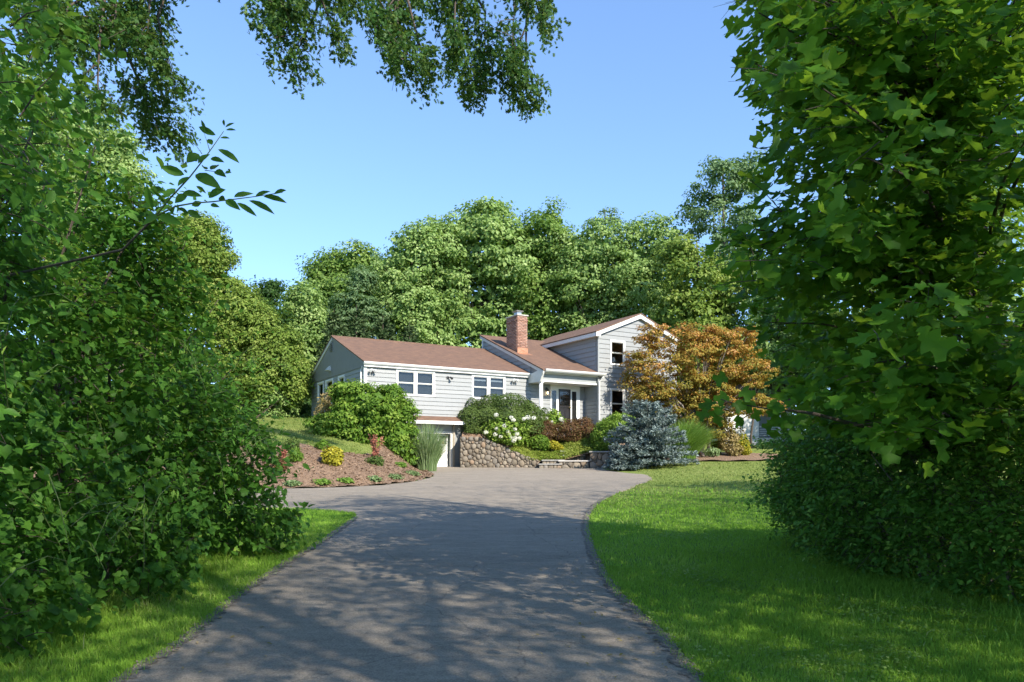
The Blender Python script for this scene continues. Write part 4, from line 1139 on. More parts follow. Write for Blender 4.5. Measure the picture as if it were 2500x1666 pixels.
far_tree("broadleaf_tree", "shaded green tree whose foliage fills the gap behind the orange maple", 1760, 50, [(1700, 960, 90, 80), (1790, 920, 90, 70), (1860, 930, 80, 60), (1640, 980, 60, 70), (1690, 1040, 90, 50)], 260, 65, .75, .23, "maple", GR, flat=.5)
# the wood beyond, one dark mass closing the view at the ground
n = 26000
ua = R.uniform(-1.15, 1.15, n); ur = R.uniform(64, 78, n); uh = R.random(n) ** .8 * (7 + 2.5 * np.sin(ua * 23) + 1.5 * np.sin(ua * 51 + 1)) 
ux, uy = np.sin(ua) * ur, np.cos(ua) * ur
UP = np.c_[ux, uy, H(ux, uy) + uh]
Un = unit(np.c_[-np.sin(ua), -np.cos(ua), np.full(n, .5)] + R.normal(0, .5, (n, 3)))
tag(leaf_obj("undergrowth", UP, Un, rdir(n), R.uniform(.65, 1.1, n), T_QUAD, R.normal(.45, .2, n), G["dark"]), "dark undergrowth of the far wood closing the view behind the trees", "undergrowth")
n = 10000
ux, uy = R.uniform(-34, -13, n), R.uniform(27, 44, n)
ok_ = (uy > 30 + 12 * sm(-22, -13, ux)); ux, uy = ux[ok_], uy[ok_]; n = len(ux)
UP = np.c_[ux, uy, H(ux, uy) + R.random(n) * (2.2 + .8 * np.sin(ux * 2) * np.sin(uy * 1.7))]
tag(leaf_obj("undergrowth", UP, unit(R.normal(0, .6, (n, 3)) + [.4, -.6, .6]), rdir(n), R.uniform(.2, .4, n), T_QUAD, R.normal(.45, .2, n), G["maple"]), "green undergrowth at the far left beyond the bank", "undergrowth")
# low growth along the far edges
for lab, px, d, L_, mt in (("low dark shrub in the shade left of the house corner", 735, 40, [(735, 1000, 28, 36), (715, 1010, 22, 26)], "dark"), ("small green shrub on the lawn at the left house corner", 758, 38, [(758, 1028, 18, 16)], "maple"), ("low light green bush at the left lawn's far edge", 660, 37, [(660, 985, 55, 40), (700, 1000, 30, 28)], "light")):
    x = (px - 1250) / F * d; z = Hs(x, d)
    tree("shrub", lab, "shrub", x, d, px_lobes(x, d, z, d, L_), 60, 55, .32, .12, G[mt], group="shrubs along the left lawn", z=z, r0=.05, limbs=5)
# spruces behind the long roof
def conifer(name, label, x, y, h, r, material, tiers=16, per=9, tufts=26, ls=.16, group=None, z=None, full=.8, jag=0.0):
    z = Hs(x, y) if z is None else z
    o = thing(name, label, "tree", (x, y, z), 0, group)
    MB().tube([(0, 0, -.2), (0, 0, h * .5), (0, 0, h)], [r * .07 + .02, r * .04 + .01, .008], 7).build("trunk", M["bark"], o)
    Ps, Ns, Ts, Ti = [], [], [], []
    for i in range(tiers):
        f = (i + .2) / tiers
        zr = h * (.03 + .94 * f) + R.normal(0, jag * .05 * h)
        nb = max(4, int(per * (1.05 - .6 * f)))
        for b in range(nb):
            a = 2 * math.pi * (b + R.uniform(-.3, .3)) / nb + i * 1.3
            lenb = r * ((1 - f) ** full * .95 + .03) * R.uniform(.78 - jag, 1.12 + jag * .5)
            dirv = np.array([math.cos(a), math.sin(a), .12 + .25 * f])
            side = np.array([-math.sin(a), math.cos(a), 0])
            m_ = max(6, int(tufts * (lenb / r + .2)))
            s = np.sqrt(R.random(m_)) 
            w_ = R.uniform(-1, 1, m_) * (.34 * lenb * (1.05 - s) + .05)
            P = np.array([0, 0, zr]) + dirv * (s * lenb)[:, None] + side * w_[:, None]
            P[:, 2] += -.18 * lenb * s ** 2 * (1 - f) + R.normal(0, .02 * r, m_) + .12 * lenb * s
            for q in range(4):
                Ps.append(P + R.normal(0, .015 * r, P.shape)); Ns.append(np.array([0, 0, 1]) + R.normal(0, .6, P.shape)); Ts.append(dirv + side * (w_ / (lenb * .3 + .01))[:, None] * .8 + R.normal(0, .45, P.shape) + np.array([0, 0, .15])); Ti.append(.25 + .5 * s + R.normal(0, .15, m_))
    P, Nn, T, Tt = map(np.concatenate, (Ps, Ns, Ts, Ti))
    tm = (np.array([(0, .13, 0), (0, -.13, 0), (1, 0, .03), (.5, .17, .02), (.5, -.17, .02)], float), np.array([(0, 1, 4), (0, 4, 2), (0, 2, 3)]))
    leaf_obj("crown", P, Nn, T, ls * R.uniform(.7, 1.2, len(P)), tm, Tt, material, o)
    return o
for lab, px, top, d, w_ in (("slim green spruce behind the left end of the long roof", 815, 755, 45, 55), ("green spruce with a pale leader behind the middle of the long roof", 935, 770, 44, 60), ("small green spruce nearest the tall wood behind the long roof", 1000, 785, 44, 50), ("green spruce at the left behind the gable end", 870, 745, 47, 60)):
    x = (px - 1250) / F * d; z = Hs(x, d)
    conifer("spruce_tree", lab, x, d, EYE + (HOR - top) / F * d - z, w_ / F * d * 1.35, G["conifer"], tiers=20, per=8, tufts=18, ls=.3, group="spruces behind the long roof", z=z)
# ------------------------------------------------------------------ plants in front of the house
def shrub(name, label, x, y, lobes, n, ls, material, z=None, tmpl=None, group=None, shell=.78, cat="shrub", stems=7, up=.35, rough=.5, tintmu=.5, clumps=0):
    """dense bush: leaves in the outer shell of its lobes, stems inside"""
    z = Hs(x, y) if z is None else z
    o = thing(name, label, cat, (x, y, z), 0, group)
    P, D = lobes_points(lobes, n, shell)
    keep = P[:, 2] > .02
    P, D = P[keep], D[keep]
    nr = unit(D * .8 + np.array([0, 0, up]) + R.normal(0, rough, P.shape))
    tp = unit(D * .6 + R.normal(0, .7, P.shape))
    g = np.sin(P[:, 0] * 6.1 + P[:, 2] * 4) * np.sin(P[:, 1] * 5.3 - P[:, 2] * 5.2)
    sz = 1.25 * ls * R.uniform(.7, 1.3, len(P)); ti = tintmu + .15 * g + R.normal(0, .17, len(P))
    if clumps:                                             # tufted layers instead of an even skin
        P, nr, tp, sz, ti, _c = crown_leaves(lobes, clumps, n // clumps, .30, ls * 1.15, .5, .72, .6, .35)
        k_ = P[:, 2] > .02; P, nr, tp, sz, ti = P[k_], nr[k_], tp[k_], sz[k_], ti[k_] + (tintmu - .5)
    if shell > .55:                                        # larger, darker leaves farther in keep the bush opaque
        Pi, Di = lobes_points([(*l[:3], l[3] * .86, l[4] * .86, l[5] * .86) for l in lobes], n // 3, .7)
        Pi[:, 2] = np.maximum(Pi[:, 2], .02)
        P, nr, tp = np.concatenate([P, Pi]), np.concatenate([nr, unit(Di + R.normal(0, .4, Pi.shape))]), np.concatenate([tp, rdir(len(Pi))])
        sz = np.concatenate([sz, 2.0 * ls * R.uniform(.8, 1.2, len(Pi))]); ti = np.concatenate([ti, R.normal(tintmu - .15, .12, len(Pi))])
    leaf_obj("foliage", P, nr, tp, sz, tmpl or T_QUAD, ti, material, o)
    mb = MB()
    for i in range(stems):
        l = lobes[i % len(lobes)]
        e = Vector((l[0] + R.uniform(-.5, .5) * l[3], l[1] + R.uniform(-.5, .5) * l[4], l[2] + R.uniform(0, .4) * l[5]))
        b = Vector((R.uniform(-.08, .08), R.uniform(-.08, .08), -.05))
        mb.tube([b, b.lerp(e, .5) + Vector((0, 0, .05)), e], [.022, .015, .005], 5)
    mb.build("stems", M["bark"], o)
    return o

def at(px, d): return ((px - 1250) / F * d, d)
def zz(py, d): return EYE + (HOR - py) / F * d

def px_shrub(name, label, px, d, L_, n, ls, material, base=None, **kw):
    x, y = at(px, d)
    z = base if base is not None else Hs(x, y)
    return shrub(name, label, x, y, px_lobes(x, y, z, d, L_), n, ls, G[material], z=z, **kw)

# big bush before the left house corner
px_shrub("large_shrub", "big rounded bright green bush hiding the left corner of the house", 890, 29.0, base=Hs(*at(890, 29.0)) - .9, L_= [(888, 985, 62, 50), (848, 1020, 48, 58), (940, 1015, 50, 60), (900, 1060, 85, 60), (975, 1060, 30, 55), (850, 960, 40, 28), (800, 1050, 40, 50), (955, 975, 40, 35), (965, 1090, 38, 32), (1000, 1105, 22, 30), (985, 1060, 24, 40), (910, 1098, 60, 30), (985, 1020, 26, 50), (830, 1090, 50, 30)], n=21000, ls=.095, material="box", clumps=300, tmpl=T_QUAD, shell=.8, rough=.55)
px_shrub("tan_shrub", "tan and yellow twiggy shrub on the left side of the big green bush", 800, 30.3, base=Hs(*at(800, 30.3)) - .5, L_= [(810, 985, 28, 35), (793, 1020, 24, 45), (830, 965, 24, 26), (800, 1065, 25, 30)], n=3600, ls=.085, material="tan", tmpl=T_SMALL, shell=.4)
# clipped yew mound and plants on the terrace
def ter_shrub(name, label, px, d, L_, n, ls, material, **kw):
    x, y = at(px, d)
    return px_shrub(name, label, px, d, L_, n, ls, material, base=TS(x, y) - .05, **kw)
ter_shrub("clipped_yew", "large clipped dark green yew mound under the right double window", 1225, 33.6, [(1190, 1028, 64, 58), (1240, 1024, 78, 54), (1292, 1034, 46, 54), (1160, 1036, 38, 56), (1180, 1055, 54, 34), (1150, 1062, 34, 24), (1215, 1070, 50, 22)], 34000, .048, "yew", shell=.94, rough=.45)
def hydrangea(label, px, d, L_, n, heads):
    o = ter_shrub("hydrangea", label, px, d, L_, n, .11, "box", tmpl=T_OVATE, shell=.5, up=.5, tintmu=.72, group="white hydrangeas on the terrace")
    s = d / F
    for hx, hy, hr in heads:
        c = np.array(((hx - 1250) * s, d - .62 - .25 * R.random(), EYE + (HOR - hy) * s)) - np.array(o.location)
        D = rdir(130)
        leaf_obj("flower_head", c + D * hr * s * np.array([1, 1, .8]) * .85, D + R.normal(0, .2, D.shape), rdir(130), np.full(130, .052), T_SMALL, R.normal(.8 if hy < 1052 else .5, .2, 130), G["bloom"], o, kind=None)
hydrangea("white-flowering hydrangea in front of the dark yew mound", 1235, 32.85, [(1230, 1050, 48, 34), (1265, 1040, 34, 28), (1210, 1066, 30, 22), (1255, 1072, 36, 18)], 3600, [(1212, 1016, 6), (1232, 1043, 7), (1214, 1049, 6), (1188, 1058, 6), (1242, 1060, 6), (1210, 1063, 6), (1257, 1050, 5), (1223, 1068, 5), (1262, 1062, 6), (1258, 1072, 6), (1268, 1072, 5), (1254, 1078, 6), (1253, 1028, 6), (1248, 1022, 5), (1288, 1022, 7), (1278, 1026, 5), (1302, 1023, 6), (1249, 1070, 5), (1240, 1056, 5)])
hydrangea("white-flowering hydrangea below the front door", 1355, 34.4, [(1350, 1022, 24, 20), (1335, 1030, 22, 16), (1368, 1032, 16, 14)], 1100, [(1332, 1024, 5), (1367, 1026, 6), (1372, 1033, 5), (1321, 1022, 6), (1312, 1026, 5), (1345, 1033, 4)])
ter_shrub("barberry_hedge", "dark red clipped barberry mound left of the door, behind the little green shrub", 1305, 33.6, [(1300, 1055, 34, 30), (1330, 1058, 34, 28), (1285, 1068, 18, 20)], 5200, .05, "barberry", shell=.85, group="red barberry mounds")
ter_shrub("barberry_hedge", "wider red-tipped barberry mound in front of the front door", 1400, 33.8, [(1385, 1052, 42, 26), (1425, 1052, 34, 30), (1400, 1070, 50, 22), (1440, 1060, 22, 24)], 6200, .05, "barberry", shell=.85, group="red barberry mounds")
ter_shrub("shrub", "small bright green shrub at the foot of the dark red barberry", 1316, 33.15, [(1316, 1078, 26, 18), (1330, 1086, 18, 12)], 1500, .055, "box", group="small shrubs on the terrace")
ter_shrub("shrub", "low yellow-green plant between the two barberry mounds", 1350, 33.1, [(1350, 1086, 14, 9), (1362, 1092, 14, 7)], 500, .06, "gold", group="small shrubs on the terrace")
ter_shrub("boxwood", "yellow-green clipped boxwood leaning behind the blue spruce", 1495, 32.6, [(1500, 1045, 34, 34), (1475, 1062, 28, 34), (1525, 1035, 26, 26), (1465, 1082, 22, 18)], 6000, .06, "box", shell=.85, tintmu=.65)
# ground cover spilling over the wall
gx = R.uniform(-.6, 3.6, 34000); gy_ = R.uniform(32.3, 34.6, 34000)
up_ = sm(-.4, .25, gx) * (gy_ < 32.4 + 1.5 * sm(-.4, 1.2, gx) + .15 * np.sin(gx * 5) + .5 * (gx > 2)) * ~((gx > 1.0) & (gx < 3.3) & (gy_ < 32.5 - .06 * (gx > 1.9))) > .5
gx, gy_ = gx[up_], gy_[up_]
gz_ = TER(gx, gy_) + R.uniform(0, .11, len(gx)) + .05 * np.sin(gx * 7) * np.sin(gy_ * 9) + .03
gp = np.c_[gx, gy_, gz_]
tag(leaf_obj("ground_cover", gp, np.c_[R.normal(0, .5, len(gx)), R.normal(-.3, .4, len(gx)), np.ones(len(gx))], rdir(len(gx)), R.uniform(.05, .1, len(gx)), T_SMALL, .5 + R.normal(0, .2, len(gx)) + .15 * np.sin(gx * 3), G["sedum"]), "yellow-green ground cover spilling over the top of the stone wall")
# left mulch bed: young shrubs and creeping plants
def bed_shrub(name, label, px, py, w_, h_, n, ls, material, cat="shrub", group=None, **kw):
    d = 20.0
    for _ in range(400):                                    # walk out to the bank along the sight line
        x, y = at(px, d)
        if Hs(x, y) + .05 >= zz(py, d): break
        d += .03
    s = d / F
    x, y = at(px, d)
    return shrub(name, label, x, y, [(0, 0, h_ * s * .5, w_ * s * .5, w_ * s * .5, h_ * s * .52), (.1 * w_ * s, -.1 * w_ * s, h_ * s * .3, w_ * s * .45, w_ * s * .4, h_ * s * .35)], n, ls, G[material], group=group, cat=cat, **kw), (x, y, s)
gbed = "young shrubs in the left mulch bed"
bed_shrub("shrub", "dark green young shrub at the upper left of the mulch bed", 713, 1103, 36, 38, 900, .07, "yew", group=gbed, shell=.4, tmpl=T_LANCE)
bed_shrub("shrub", "yellow-green young shrub below the dark one in the mulch bed", 722, 1125, 34, 34, 900, .07, "box", group=gbed, shell=.4, tmpl=T_LANCE)
bed_shrub("shrub", "round fresh green shrub at the lawn edge of the mulch bed", 788, 1099, 30, 25, 800, .06, "box", group=gbed, shell=.6)
bed_shrub("gold_shrub", "bright golden shrub in the middle of the mulch bed", 812, 1133, 48, 46, 1500, .07, "gold", group=gbed, shell=.4)
bed_shrub("shrub", "thin dark upright shrub touching the golden one", 796, 1130, 14, 48, 300, .05, "barberry", group=gbed, shell=.2)
bed_shrub("shrub", "low green and rust mound at the foot of the red barberry", 916, 1134, 44, 24, 700, .06, "yew", group=gbed, shell=.5)
bed_shrub("shrub", "dark red low shrub beside the thicket edge", 680, 1150, 40, 40, 700, .06, "barberry", group=gbed, shell=.4)
def upright(label, px, py, w_, h_, n):
    o, (x, y, s) = bed_shrub("red_barberry", label, px, py, w_ * .5, h_ * .3, 200, .05, "redbar", group="upright red barberries in the mulch bed", shell=.3)
    P, T = [], []
    mb = MB()
    for i in range(n):
        a = R.uniform(0, 6.28); lean = R.uniform(.1, 1.0) * w_ * s * .55; hh = h_ * s * R.uniform(.65, 1.0)
        e = np.array([math.cos(a) * lean, math.sin(a) * lean, hh])
        mb.tube([(0, 0, 0), tuple(e * np.array([.45, .45, .5])), tuple(e)], [.008, .007, .003], 4)
        f = R.uniform(.2, 1, 40)
        P.append(e[None] * np.c_[f ** 1.1, f ** 1.1, f] + R.normal(0, .02, (40, 3))); T.append(rdir(40) + [0, 0, .6])
    P, T = np.concatenate(P), np.concatenate(T)
    leaf_obj("upright_leaves", P, rdir(len(P)), T, R.uniform(.05, .09, len(P)), T_SMALL, R.random(len(P)), G["redbar"], o)
    mb.build("twigs", M["bark"], o)
upright("upright orange-red barberry before the big green bush", 915, 1118, 40, 66, 16)
upright("slim upright red barberry at the left end of the mulch bed", 694, 1128, 22, 40, 7)
for k, (px, py, w_) in enumerate(((713, 1182, 42), (787, 1179, 44), (843, 1175, 38), (914, 1171, 34), (962, 1166, 42), (976, 1138, 34), (1002, 1158, 44), (745, 1160, 1))):
    if w_ < 5: continue
    lab = ["grey-green creeping plant at the left front corner of the mulch bed", "flat creeping plant second from the left at the front of the mulch bed", "creeping plant in the middle of the bed's front edge", "creeping plant right of the middle of the bed's front edge", "dark creeping plant near the right end of the bed", "creeping plant below the big bush at the back of the bed", "pale creeping plant by the silver grass at the bed's tip"][k]
    bed_shrub("creeping_plant", lab, px, py, w_, 13, 700, .05, "fresh" if k in (1, 2, 5) else "silver", cat="plant", group="creeping plants along the front of the mulch bed", shell=.3, stems=3, up=1.0)

# ornamental grasses: arching blades
def grass_clump(name, label, x, y, z, w_, h_, n, material, wid=.012, lean=(0, 0)):
    o = thing(name, label, "grass clump", (x, y, z))
    V, Fi, ti = [], [], []
    a = R.uniform(0, 2 * math.pi, n); rr = np.sqrt(R.random(n))
    hh = h_ * R.uniform(.6, 1.03, n) * (1 - .25 * rr ** 2)
    bx, by = np.cos(a) * rr * w_ * .18, np.sin(a) * rr * w_ * .18
    ex = np.cos(a) * rr * w_ * .5 + R.normal(0, .05, n) + lean[0]; ey = np.sin(a) * rr * w_ * .5 + R.normal(0, .05, n) + lean[1]
    segs = 5
    f = np.linspace(0, 1, segs + 1)
    px_ = bx[:, None] + (ex - bx)[:, None] * f ** 1.9; py_ = by[:, None] + (ey - by)[:, None] * f ** 1.9
    pz_ = hh[:, None] * (f * 1.12 - .22 * f ** 4 * (rr[:, None] + .3))
    sa = R.uniform(0, 6.28, n); sx, sy = np.cos(sa), np.sin(sa)
    wd = wid * (1 - f) ** .6 + .001
    A = np.stack([px_ - sx[:, None] * wd, py_ - sy[:, None] * wd, pz_], -1); B = np.stack([px_ + sx[:, None] * wd, py_ + sy[:, None] * wd, pz_], -1)
    V = np.stack([A, B], 2).reshape(-1, 3)
    base = np.arange(n)[:, None] * (2 * (segs + 1)) + np.arange(segs)[None] * 2
    q = np.stack([base, base + 1, base + 3, base + 2], -1).reshape(-1, 4)
    t = np.repeat(np.clip(R.normal(.5, .22, n), 0, 1), segs)
    tag(np_obj("blades", V, [q], G[material], o, tint=t), kind="stuff")
    return o
x, y = at(1042, 29.3)
grass_clump("ornamental_grass", "silvery green fountain grass in front of the garage door", x, y, Hs(x, y) + .02, 2.05, 2.0, 1600, "silver", wid=.009)
x, y = at(1668, 33.2)
grass_clump("ornamental_grass", "bright green arching grass mound right of the blue spruce", x, y, Hs(x, y) + .02, 2.9, 1.9, 2600, "fresh", lean=(.25, -.1))
# blue spruce
x, y = at(1580, 30.3)
conifer("blue_spruce", "bushy silver-blue spruce in front of the stone wall at the lawn edge", x, y, 2.62, 1.75, G["spruce"], tiers=11, per=13, tufts=84, ls=.115, full=.52, jag=.15)
x2, y2 = at(1525, 29.5)
conifer("blue_spruce", "low blue spruce shoot spreading at the foot of the large one by the driveway", x2, y2, .9, .85, G["spruce"], tiers=5, per=10, tufts=50, ls=.11, jag=.2)
# orange Japanese maple: layered, several stems
x, y = at(1716, 35.0)
mz_ = Hs(x, y)
d_ = 35.0
ML = [(1610, 860, 70, 40), (1560, 900, 50, 40), (1680, 850, 80, 45), (1760, 840, 70, 45), (1815, 825, 45, 32), (1830, 900, 55, 50), (1750, 920, 80, 50), (1660, 930, 80, 45), (1590, 960, 55, 35), (1840, 985, 60, 38), (1770, 1000, 70, 40), (1690, 1010, 70, 35), (1600, 815, 50, 25), (1700, 805, 45, 20), (1880, 990, 35, 28), (1545, 940, 30, 22), (1740, 1055, 60, 35), (1570, 990, 40, 24), (1640, 985, 60, 30), (1720, 960, 70, 40), (1800, 940, 60, 40)]
jl = px_lobes(x, y, mz_, d_, ML)
jm = thing("japanese_maple", "orange and bronze Japanese maple with layered branches before the right wing", "tree", (x, y, mz_))
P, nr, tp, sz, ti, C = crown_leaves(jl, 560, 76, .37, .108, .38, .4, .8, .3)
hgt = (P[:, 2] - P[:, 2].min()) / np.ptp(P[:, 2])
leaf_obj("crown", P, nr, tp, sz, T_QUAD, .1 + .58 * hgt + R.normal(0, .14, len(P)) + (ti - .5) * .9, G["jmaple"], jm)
mb = MB()
for i in range(6):
    a = i * 1.05; b = Vector((math.cos(a) * .12, math.sin(a) * .12, -.1))
    e = Vector(C[R.integers(len(C))]); e2 = Vector((e.x * .45, e.y * .45, 1.6 + R.random()))
    mb.tube([b, b.lerp(e2, .5) + Vector((0, 0, .1)), e2, e2.lerp(e, .6), e], [.075, .06, .045, .025, .008], 7)
mb.build("trunk", M["pale_bark"], jm, smooth=True)
mb = MB()
for i in range(70):
    e = Vector(C[R.integers(len(C))]); b = Vector((e.x * .35, e.y * .35, max(.6, e.z * .55)))
    mb.tube([b, b.lerp(e, .5) + Vector((0, 0, .15)), e], [.022, .014, .005], 4)
mb.build("branches", M["pale_bark"], jm)
# small plants under and right of the maple
def lawn_shrub(name, label, px, d, L_, n, ls, material, **kw): return px_shrub(name, label, px, d, L_, n, ls, material, group="low shrubs under the orange maple", **kw)
lawn_shrub("shrub", "yellow-green upright shrub at the right edge of the maple bed", 1812, 35.2, [(1812, 1085, 18, 26), (1822, 1100, 12, 16)], 1100, .07, "gold", tintmu=.35)
lawn_shrub("shrub", "bronze low shrub under the right side of the maple", 1778, 35.0, [(1780, 1075, 26, 26), (1790, 1098, 24, 14)], 1300, .07, "tan")
lawn_shrub("shrub", "grey-green low shrub on the maple's mulch ring", 1738, 34.0, [(1738, 1104, 20, 10)], 500, .06, "silver")
lawn_shrub("shrub", "green low shrub in the shade under the maple", 1755, 35.8, [(1755, 1085, 22, 10)], 500, .06, "box")

# ------------------------------------------------------------------ beyond the lawn on the right
x, y = at(1905, 45)
zb = Hs(x, y)
cot = thing("white_cottage", "white outbuilding with a dark open porch glimpsed far behind the maple", "building", (x, y, zb))
s = 45 / F
def cz(py): return zz(py, 45) - zb
cm = MB(); cm.box((1770 - 1905) * s, (1853 - 1905) * s, 0, 4, -.3, cz(985)); cm.build("wall", M["white"], cot)
MB().box((1853 - 1905) * s, (1960 - 1905) * s, 2.0, 4, -.3, cz(985)).build("porch_back_wall", M["grey_paint"], cot)
MB().slab([((1760 - 1905) * s, -.3, cz(985)), ((1970 - 1905) * s, -.3, cz(985)), ((1970 - 1905) * s, 2, cz(930)), ((1760 - 1905) * s, 2, cz(930))], .08).build("roof", M["shingle"], cot)
MB().slab([((1760 - 1905) * s, 4.3, cz(985)), ((1970 - 1905) * s, 4.3, cz(985)), ((1970 - 1905) * s, 2.01, cz(930)), ((1760 - 1905) * s, 2.01, cz(930))], .08).build("roof", M["shingle"], cot)
MB().box((1853 - 1905) * s, (1965 - 1905) * s, -.1, 2, -.3, cz(1070)).build("porch_floor", M["dim_white"], cot)
for px in (1903, 1958): MB().box((px - 2.5 - 1905) * s, (px + 2.5 - 1905) * s, -.05, .1, cz(1070), cz(985)).build("porch_post", M["white"], cot)
MB().box((1855 - 1905) * s, (1960 - 1905) * s, 0, .06, cz(1044), cz(1041)).build("handrail", M["white"], cot)
for k in range(4): MB().box((1855 - 1905) * s, (1960 - 1905) * s, .01, .05, cz(1049 + k * 5), cz(1048 + k * 5)).build("rail", M["white"], cot)
GE = "small plants at the far edge of the right lawn"
for lab, px, d, L_, mt in (("pale green weeds along the far edge of the lawn below the white outbuilding", 1870, 42, [(1870, 1090, 40, 12), (1900, 1086, 30, 10)], "light"), ("blue-green ground plants in shade at the right far edge of the lawn", 1960, 42, [(1960, 1098, 50, 16), (2030, 1095, 50, 20)], "bluish")):
    x, y = at(px, d); z = Hs(x, y)
    tree("weeds", lab, "plant", x, y, px_lobes(x, y, z, d, L_), 45, 50, .3, .12, G[mt], group=GE, z=z, r0=.02, limbs=3)
for lab, px, d, h_ in (("thin dark young tree trunk right of the maple before the white outbuilding", 1834, 42, 4.2), ("thin grey tree trunk farther right at the lawn's edge", 1983, 43, 4.0)):
    x, y = at(px, d); z = Hs(x, y)
    tree("young_tree", lab, "tree", x, y, [(0, 0, h_ + .6, 1.0, 1.0, .8), (.5, 0, h_ + .2, .8, .8, .6)], 40, 50, .4, .14, G["dark"], r0=.075, z=z, limbs=8, group="young trees at the far edge of the right lawn")
# ------------------------------------------------------------------ near foliage
def twigs(starts, dirs, length, per, spread, leafbias=(0, 0, -.15), upn=.75, jit=.45):
    """leaves set alternately along short twigs; returns leaf arrays and the twig ends"""
    n = len(starts)
    k = np.repeat(np.arange(n), per)
    f = np.tile(np.linspace(.12, 1, per), n)
    ln = np.asarray(length) * R.uniform(.6, 1.3, n)
    sag = np.zeros((len(k), 3)); sag[:, 2] = -.25 * (f * ln[k]) ** 2
    P = starts[k] + dirs[k] * (f * ln[k])[:, None] + sag + R.normal(0, spread, (len(k), 3))
    side = unit(np.cross(dirs, np.array([0, 0, 1.0]) + R.normal(0, .2, dirs.shape)))
    alt = np.where(np.tile(np.arange(per), n) % 2, 1, -1)
    tip = unit(dirs[k] * .7 + side[k] * alt[:, None] * .9 + np.array(leafbias) + R.normal(0, .3, P.shape))
    nrm = unit(np.array([0, 0, upn]) + dirs[k] * .35 + R.normal(0, jit, P.shape))
    return P, nrm, tip, k, starts + dirs * ln[:, None] * .9

def twig_mesh(a, b, r=.004, n=None):
    """thin three-sided twigs as one array mesh"""
    if n: idx = R.choice(len(a), min(n, len(a)), replace=False); a, b = a[idx], b[idx]
    m_ = len(a)
    d = unit(b - a); u_ = unit(np.cross(d, [0.3, 0.2, 1.0])); v_ = np.cross(d, u_)
    V = []
    for p, q in ((a, r), ((a + b) / 2 + [0, 0, .02], r * .7), (b, r * .3)):
        for t in range(3):
            V.append(p + (u_ * math.cos(2.09 * t) + v_ * math.sin(2.09 * t)) * q)
    V = np.stack(V, 1).reshape(-1, 3)
    f = [(i * 3 + t, i * 3 + (t + 1) % 3, i * 3 + 3 + (t + 1) % 3, i * 3 + 3 + t) for i in range(2) for t in range(3)]
    Fq = (np.arange(m_)[:, None, None] * 9 + np.array(f)[None]).reshape(-1, 4)
    return V, Fq

def wig(P, sc, ph=0):
    return np.sin(P[:, 0] * sc + ph) * np.sin(P[:, 1] * sc * 1.13 + 1.7 + ph) * np.sin(P[:, 2] * sc * .9 + .6)

# --- pin oak overhanging from the left, its drooping sprays fill the top of the view
od = 17.0
OAK = [(720, 50, 80, 75), (745, 140, 75, 52), (740, 220, 58, 30), (835, 150, 16, 34), (850, 55, 24, 34), (830, 20, 60, 30), (700, 150, 40, 40),
       (960, 55, 62, 72), (975, 150, 60, 60), (1000, 212, 56, 34), (930, 100, 40, 40), (1040, 190, 30, 40),
       (1100, 45, 85, 60), (1180, 100, 90, 72), (1240, 165, 72, 55), (1285, 200, 44, 26), (1118, 215, 26, 38), (1150, 190, 44, 36), (1290, 50, 62, 52), (1250, 215, 40, 24), (1340, 20, 26, 54),
       (130, 60, 75, 75), (230, 60, 112, 75), (330, 40, 92, 52), (300, 130, 112, 64), (385, 170, 52, 64), (330, 230, 92, 54), (340, 300, 80, 52), (425, 230, 38, 30), (200, 190, 92, 64), (455, 14, 44, 24), (150, 130, 82, 64), (300, 340, 50, 30),
       (500, -60, 200, 50), (900, -80, 250, 60), (1200, -70, 200, 60)]
ox, oy = -13.5, 15.0
oz = Hs(ox, oy)
oak = thing("pin_oak", "pin oak whose drooping dark sprays hang into the top of the view", "tree", (ox, oy, oz))
o0 = np.array([ox, oy, oz])
s_ = od / F
OL = [((c - 1250) * s_ , od + R.uniform(-1.2, 1.2), EYE + (HOR - r + 34) * s_, a * s_, .9, b * s_) for c, r, a, b in OAK]
st_, dd = lobes_points(OL, 2100, .1)
dirs = unit(np.array([.35, .1, -.45]) + dd * .5 + R.normal(0, .35, dd.shape))
P, nr, tp, k, ends = twigs(st_ - dirs * .2, dirs, .46, 17, .045, (0, 0, -.45), .5, .6)
ti = .42 + R.normal(0, .15, len(P)) + np.repeat(R.normal(0, .12, len(st_)), 17) + .35 * (R.random(len(P)) > .93)
leaves_split(oak, P, nr, tp, .112 * R.uniform(.7, 1.2, len(P)), T_OAK, ti, G["oak"], 290, 9000)
mb = MB()
top = Vector((ox + 1.5, oy + .5, 17.5))
tr_path = [Vector((ox, oy, oz - .3)), Vector((ox + .2, oy, 5)), Vector((ox + .6, oy + .3, 11)), top]
for i in range(3): tr_path[i + 1] += Vector((rnd.uniform(-.1, .1), rnd.uniform(-.1, .1), 0))
mb.tube([tuple(p - Vector(o0)) for p in tr_path], [.5, .4, .3, .12], 10)
mb.build("trunk", M["bark"], oak, smooth=True)
lb = MB(); tw_a, tw_b = [], []
hubs = [Vector(((c - 1250) * s_, od, EYE + (HOR - r) * s_)) for c, r in ((110, -60), (260, -40), (420, -60), (620, -70), (800, -60), (980, -60), (1130, -70), (1290, -60))]
prev = Vector((ox + .7, oy + .3, 12.2))
lb.tube([tuple(q - Vector(o0)) for q in [prev] + hubs], [.2, .17, .15, .13, .11, .09, .07, .055, .035], 7)
